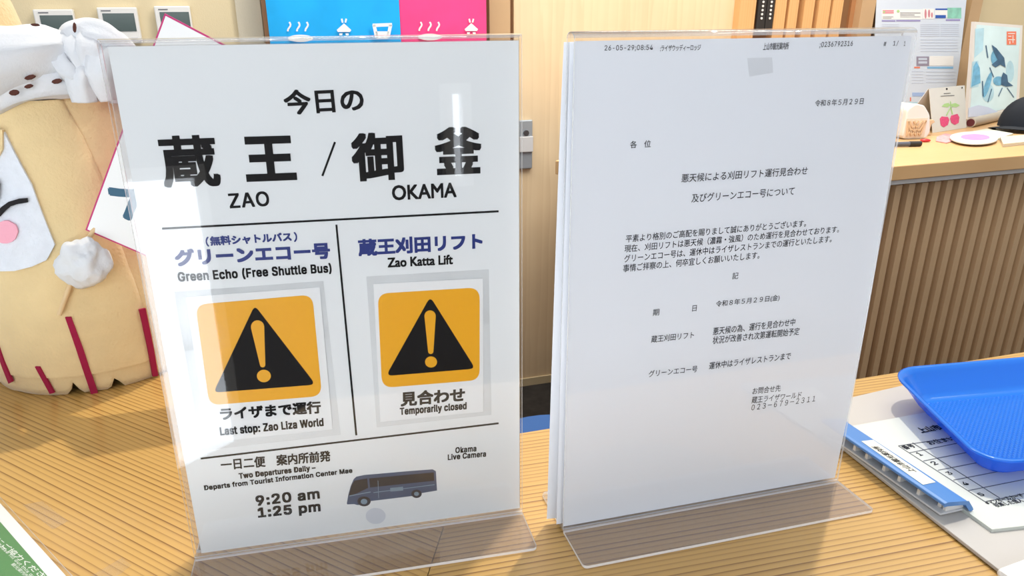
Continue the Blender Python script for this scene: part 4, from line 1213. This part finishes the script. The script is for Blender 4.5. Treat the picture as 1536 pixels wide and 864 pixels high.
pr([quad1(548, 290, 672, 340, -2)], M_WPRINT); pr([quad1(536, 346, 670, 356)], mat('band_blue_print', (0.22, 0.48, 0.76), .6)); pr([quad1(468, 346, 498, 354)], M_SEAL)
pr([quad1(505, y, 695, y + 2, -6) for y in (205, 220, 235, 250, 265)] + [quad1(455, y, 515, y + 2) for y in (370, 385, 400, 415, 430)] + [quad1(530, y, 680, y + 2) for y in (372, 390, 408, 426)], PALE)
pr([quad1(458, 480, 525, 500)], mat('soft_blue_print', (0.36, 0.50, 0.80), .6)); pr([quad1(446, 505, 452, 525)], M_SEAL); pr([quad1(440, 530, 490, 550)], M_SKYB)

# framed picture leaning at right
fp0 = on_z(1452, 180)
FR = plane_at(Vector((1.70, 2.69, 0)), math.radians(10), 0.0)
fr_t = thing('framed_picture', 'white framed blue watercolour with red seal, standing at right on the rear counter', 'picture', (1.80, 2.62, 0))
OUT = [(1462, 32.5), (1534, 38), (1528, 168), (1451, 179)]
MB().prism(poly_px(FR, OUT), FR.n * -0.015).build('frame', M_PLW, fr_t)
INN = [(1465, 37), (1530.5, 42), (1524, 160), (1454.5, 175)]
poly('print_sheet', mat('pale_aqua_print', (0.68, 0.88, 0.94), .6, var=0.12, vscale=12), FR, INN, 0.0005, fr_t, 0.0008)
decal('sky_wash', FR, [[c1(785, 150), c1(830, 145), c1(825, 260), c1(780, 300)], [c1(770, 320), c1(800, 315), c1(812, 400), c1(800, 450), c1(760, 455)], ell(*c1(965, 370), 6, 16), ell(*c1(850, 480), 9, 14)], M_SKYB, fr_t, 0.0014)
decal('tree_wash', FR, [[c1(775, 345), c1(790, 318), c1(808, 352), c1(812, 430), c1(765, 450)], ell(*c1(848, 440), 4, 20, 14, .3), ell(*c1(890, 300), 7, 12), ell(*c1(905, 420), 8, 7)], M_BLUEP, fr_t, 0.0020)
decal('figure_wash', FR, [[c1(870, 232), c1(895, 250), c1(935, 300), c1(942, 350), c1(915, 335), c1(890, 350), c1(870, 335), c1(900, 310), c1(880, 270)],
                          [c1(930, 375), c1(950, 390), c1(955, 425), c1(982, 445), c1(945, 450), c1(918, 440), c1(920, 400)],
                          stroke(c1(840, 235), c1(850, 300), 1.6), stroke(c1(822, 420), c1(826, 500), 1.6), stroke(c1(870, 460), c1(850, 530), 1.2),
                          stroke(c1(950, 455), c1(985, 505), 1.2), stroke(c1(925, 455), c1(905, 500), 1.2), stroke(c1(860, 350), c1(880, 400), 1.4)], M_SLATEP, fr_t, 0.0026)
decal('path_wash', FR, [[c1(750, 560), c1(800, 545), c1(850, 555), c1(925, 590), c1(850, 600), c1(748, 608)]], mat('lavender_wash', (0.60, 0.68, 0.85), .6), fr_t, 0.0020)
decal('red_seal', FR, [quad1(948, 163, 997, 232)], M_SEAL, fr_t, 0.0020)
decal('seal_mark', FR, [quad1(955, 172, 990, 176), quad1(955, 186, 972, 190), quad1(978, 182, 982, 222), quad1(955, 204, 990, 208), quad1(962, 214, 966, 228)], M_WPRINT, fr_t, 0.0026)

# cardboard tube in front of the frame
ta = on_z(1455, 190, 0.0); tb = on_z(1512, 178, 0.0)
ta = Vector((1.655, 2.48, 0.019)); 
def unproj_h(u, v, z): return on_z(u, v, z)
ta = on_z(1456, 184, 0.016); tb = on_z(1507, 172, 0.016)
tube = thing('poster_tube', 'grey cardboard poster tube with dark red end lying before the framed picture', 'tube', (ta.x, ta.y, 0))
MB().tube([ta, tb], 0.0155, 20).build('tube_body', M_TUBE, tube)
dd = (ta - tb).normalized()
MB().tube([ta, ta + dd * 0.002], 0.0125, 20).build('tube_end', mat('dark_red_cap', (0.10, 0.015, 0.02), .5), tube)

# cherry calendar: a folded tent card
b0 = on_z(1399.5, 199.6); b1 = on_z(1449.5, 192)
ex_ = (b1 - b0).normalized()
CPn = Plane(b0, ex_, Vector((0, 0, 1)) + Vector((-ex_.y, ex_.x, 0)) * 0.14)
cal = thing('tent_card', 'white standing calendar card printed with two pink cherries and a green leaf', 'calendar', b0)
MB().prism(poly_px(CPn, [(1394, 133), (1447, 128), (1449.8, 191.5), (1399.5, 199.4)]), CPn.n * -0.002).build('front_card', M_PAPER, cal)
tl = CPn.w(*CPn.hit(1394, 133)); tr_ = CPn.w(*CPn.hit(1447, 128))
bk = Vector((-ex_.y, ex_.x, 0)) * 0.075
g0_ = Vector((tl.x, tl.y, 0)) + bk; g1_ = Vector((tr_.x, tr_.y, 0)) + bk
MB().prism([tl + bk * 0.03 , tr_ + bk * 0.03, g1_, g0_], bk * 0.02).build('rear_card', M_PAPER, cal)
def c2(x, y): return (1370 + x / 6.645, 100 + y / 6.645)
decal('leaf_print', CPn, [[c2(285, 395), c2(310, 370), c2(350, 362), c2(372, 385), c2(340, 405)], [c2(375, 375), c2(420, 362), c2(465, 385), c2(430, 403), c2(385, 400)], stroke(c2(372, 345), c2(376, 420), 1.2), stroke(c2(375, 405), c2(330, 485), 1.5), stroke(c2(375, 405), c2(392, 475), 1.5)], M_LEAF, cal, 0.001, 0.0004)
decal('cherry_print', CPn, [[c2(265, 520), c2(285, 495), c2(312, 500), c2(345, 500), c2(360, 530), c2(345, 580), c2(305, 603), c2(275, 585)], [c2(368, 520), c2(378, 488), c2(408, 480), c2(440, 470), c2(460, 505), c2(452, 560), c2(415, 580), c2(380, 560)]], M_CHERRY, cal, 0.001, 0.0004)
decal('caption_print', CPn, [stroke(c2(305, 268), c2(372, 264), 0.8), stroke(c2(275, 294), c2(410, 286), 0.8)], M_LINE, cal, 0.001, 0.0004)
decal('hang_hole', CPn, [ell(*c2(335, 222), 1.2, 1.4), ell(*c2(487, 210), 0.9, 1.2)], M_BFELT, cal, 0.001, 0.0004)

# paper fan / pouch with lilac print + papers
def flatdisc(name, pts, m, z0, z1, label, cat, prints):
    t = MB().prism([on_z(u, v, z1) for u, v in pts], (0, 0, z0 - z1)).build(name, m)
    tag(t, label, cat)
    for nm, pp, mm, dz in prints:
        MB().prism([on_z(u, v, z1 + dz) for u, v in pp], (0, 0, -dz + 0.0001)).build(nm, mm, t)
    return t
flatdisc('flat_papers', [(1440, 200), (1480, 193), (1520, 200), (1500, 207), (1450, 206)], mat('pale_green_paper', (0.62, 0.66, 0.55), .7), 0.0005, 0.006, 'pale green leaflet pile under the round lilac flyer on the rear counter', 'leaflets', [])
flatdisc('round_flyer', ell(1461, 206.5, 36, 9.0, 32, 0.03), M_PAPER, 0.0065, 0.0095, 'round white flyer with lilac centre lying on the rear counter', 'flyer',
         [('lilac_print', ell(1463, 205.5, 22, 4.6, 24, 0.02), M_LILAC, 0.0006), ('teal_ring_print', ell(1446, 212.5, 12, 1.0, 12, 0.12), mat('pale_teal_print', (0.5, 0.72, 0.66), .6), 0.0005)])
flatdisc('pink_leaflet', [(1405, 205), (1418, 200), (1432, 202), (1436, 209), (1420, 214), (1404, 211)], mat('coral_leaflet_paper', (0.80, 0.42, 0.45), .7, var=0.4, vscale=90), 0.0005, 0.003, 'coral pink leaflet left of the round flyer on the rear counter', 'leaflet', [])
flatdisc('cream_booklet', [(1500, 205), (1536, 202), (1545, 212), (1505, 216)], mat('cream_booklet_paper', (0.62, 0.57, 0.45), .7), 0.0005, 0.009, 'cream booklet under the black cap brim on the rear counter', 'booklet', [])
p = on_z(1388, 211, 0.004)
blob('red_eraser', p + Vector((0, 0, 0.001)), 0.011, M_RED, None, 0.1, 3, (1.4, 0.9, 0.45), 3)
tag(bpy.context.scene.collection.objects[-1], 'small red plastic clip on the rear counter beside the marker pen', 'clip')
# marker pen
pa = on_z(1338, 216.5, 0.008); pb2 = on_z(1381, 215.5, 0.008)
pen = thing('marker_pen', 'dark grey marker pen lying at the front edge of the rear counter', 'pen', (pa.x, pa.y, 0))
MB().tube([pa, pa.lerp(pb2, 0.6)], 0.0068, 12).build('pen_barrel', mat('pen_grey', (0.09, 0.10, 0.13), .4), pen)
MB().tube([pa.lerp(pb2, 0.6), pb2], [0.0076, 0.0076], 12).build('pen_cap', M_BLACK, pen)
# white rounded stand with wooden lattice
pc = on_z(1362, 207, 0.0)
ws = thing('white_basket', 'white rounded holder with tan wooden lattice front beside the typed letter', 'holder', (pc.x, pc.y, 0))
yaw = math.radians(10)
WB = plane_at(pc, yaw)
arch = [(-0.045, 0.0), (0.040, 0.0), (0.048, 0.02), (0.036, 0.07), (0.012, 0.098), (-0.02, 0.105), (-0.045, 0.09)]
vs = [WB.w(x_, z_ + .0005, 0.03) for x_, z_ in rounded(arch, 0.02, 4)]
MB().prism(vs, WB.n * -0.07).build('shell', M_PLW, ws, bevel=0.004)
for k in range(4):
    for s_ in (1, -1):
        a = (-0.034 + k * 0.015, 0.012); b_ = (-0.034 + k * 0.015 + s_ * 0.03, 0.055)
        b_ = (max(-0.038, min(0.022, b_[0])), b_[1])
        q = stroke(a, b_, 0.005)
        MB().prism([WB.w(x_, z_, 0.036) for x_, z_ in q], WB.n * -0.004).build('lattice_strip', M_WOODC, ws)
MB().box(WB, -0.042, 0.028, 0.006, 0.062, 0.0302, 0.0318).build('lattice_back', mat('cream_lattice', (0.75, 0.62, 0.5), .7), ws)
# small wooden animal
pw0 = on_z(1388, 203, 0.0)
AN = plane_at(pw0, math.radians(10))
an = MB().prism([AN.w(x_, z_ + .0005, 0.008) for x_, z_ in ((-0.016, 0), (-0.010, 0.012), (-0.016, 0.028), (-0.022, 0.036), (-0.018, 0.046), (0.012, 0.048), (0.020, 0.040), (0.008, 0.034), (0.006, 0.016), (0.014, 0.0))], AN.n * -0.016).build('wooden_figure', M_WOODC, bevel=0.002)
tag(an, 'small cut-out wooden animal figure between the white holder and the cherry card', 'figurine')
# dark brown box behind
pd = on_z(1392, 196, 0.0)
DBX = plane_at(pd, math.radians(14))
tag(MB().box(DBX, -0.075, -0.022, 0.0005, 0.052, -0.12, -0.05).build('brown_box', M_GAP), 'dark brown box behind the wooden figure and cherry card', 'box')

# black cap
cc = on_z(1530, 200, 0.0) + Vector((0.02, 0.03, 0))
cap = thing('baseball_cap', 'black cap with grey mesh crown lying on the rear counter at the right edge', 'cap', (cc.x, cc.y, 0))
def dome(name, c, r, hgt, m, par, a0=0.0, a1=2 * math.pi, th=0.002, scl=(1, 1)):
    vs = []; fs = []; nu, nv = 28, 10
    for lay in (0, 1):
        for j in range(nv + 1):
            ph = math.pi / 2 * j / nv
            for i in range(nu + 1):
                a = a0 + (a1 - a0) * i / nu; R_ = r - lay * th
                vs.append(c + Vector((R_ * math.cos(ph) * math.cos(a) * scl[0], R_ * math.cos(ph) * math.sin(a) * scl[1], (hgt - lay * th) * math.sin(ph) ** 0.9)))
    Kk = (nu + 1) * (nv + 1)
    for j in range(nv):
        for i in range(nu):
            a = j * (nu + 1) + i
            fs.append([a, a + 1, a + nu + 2, a + nu + 1]); fs.append([Kk + a, Kk + a + nu + 1, Kk + a + nu + 2, Kk + a + 1])
    mb = MB(); mb.add(vs, fs, 0, True); return mb.build(name, m, par)
c0_ = cc + Vector((0.062, 0.05, 0.012))
dome('crown_front', c0_, 0.088, 0.098, M_CAP, cap, math.radians(130), math.radians(285))
dome('crown_mesh', c0_, 0.088, 0.098, M_GREYCL, cap, math.radians(-75), math.radians(130))
# brim: curved visor
vs = []; nu, nv = 16, 6
for j in range(nv + 1):
    for i in range(nu + 1):
        a = math.radians(150 + 130 * i / nu); R_ = 0.088 + 0.055 * j / nv * math.sin(math.pi * i / nu) ** 0.6
        zz = 0.016 - 0.014 * (abs(i / nu - 0.5) * 2) ** 2 - 0.004 * j / nv
        vs.append(c0_ + Vector((R_ * math.cos(a), R_ * math.sin(a), zz - 0.010)))
K_ = len(vs); vs += [v - Vector((0, 0, 0.0018)) for v in vs]; fs = []
for j in range(nv):
    for i in range(nu):
        a = j * (nu + 1) + i; fs.append([a, a + 1, a + nu + 2, a + nu + 1]); fs.append([K_ + a, K_ + a + nu + 1, K_ + a + nu + 2, K_ + a + 1])
mb = MB(); mb.add(vs, fs, 0, True); mb.build('brim', M_CAP, cap)
pl_ = c0_ + Vector((0.092 * math.cos(math.radians(250)) * 0.86, 0.092 * math.sin(math.radians(250)) * 0.86, 0.050))
blob('cap_badge', pl_, 0.010, mat('badge_grey', (0.22, 0.22, 0.2), .6), cap, 0.0, 0, (1.3, 0.35, 0.7), 2)

# ================================================================== BLUE STOOL behind the counter
sp = on_z(800, 622, -0.45)
sc_ = Vector((sp.x + 0.04, sp.y - 0.17, -0.45))
stool = thing('round_stool', 'blue round upholstered stool behind the counter between the two notices', 'stool', (sc_.x, sc_.y, FLOOR_Z))
MB().tube([sc_ + Vector((0, 0, -0.06)), sc_ + Vector((0, 0, -0.055)), sc_ + Vector((0, 0, -0.01)), sc_], [0.17, 0.185, 0.185, 0.17], 40).build('seat', M_STOOL, stool)
MB().tube([sc_ + Vector((0, 0, -0.06)), Vector((sc_.x, sc_.y, FLOOR_Z + 0.06))], 0.022, 16).build('pole', M_DARKM, stool)
for k in range(5):
    a = 2 * math.pi * k / 5
    e = Vector((sc_.x + 0.20 * math.cos(a), sc_.y + 0.20 * math.sin(a), FLOOR_Z + 0.012))
    MB().tube([Vector((sc_.x, sc_.y, FLOOR_Z + 0.07)), e], [0.016, 0.010], 8).build('leg', M_DARKM, stool)
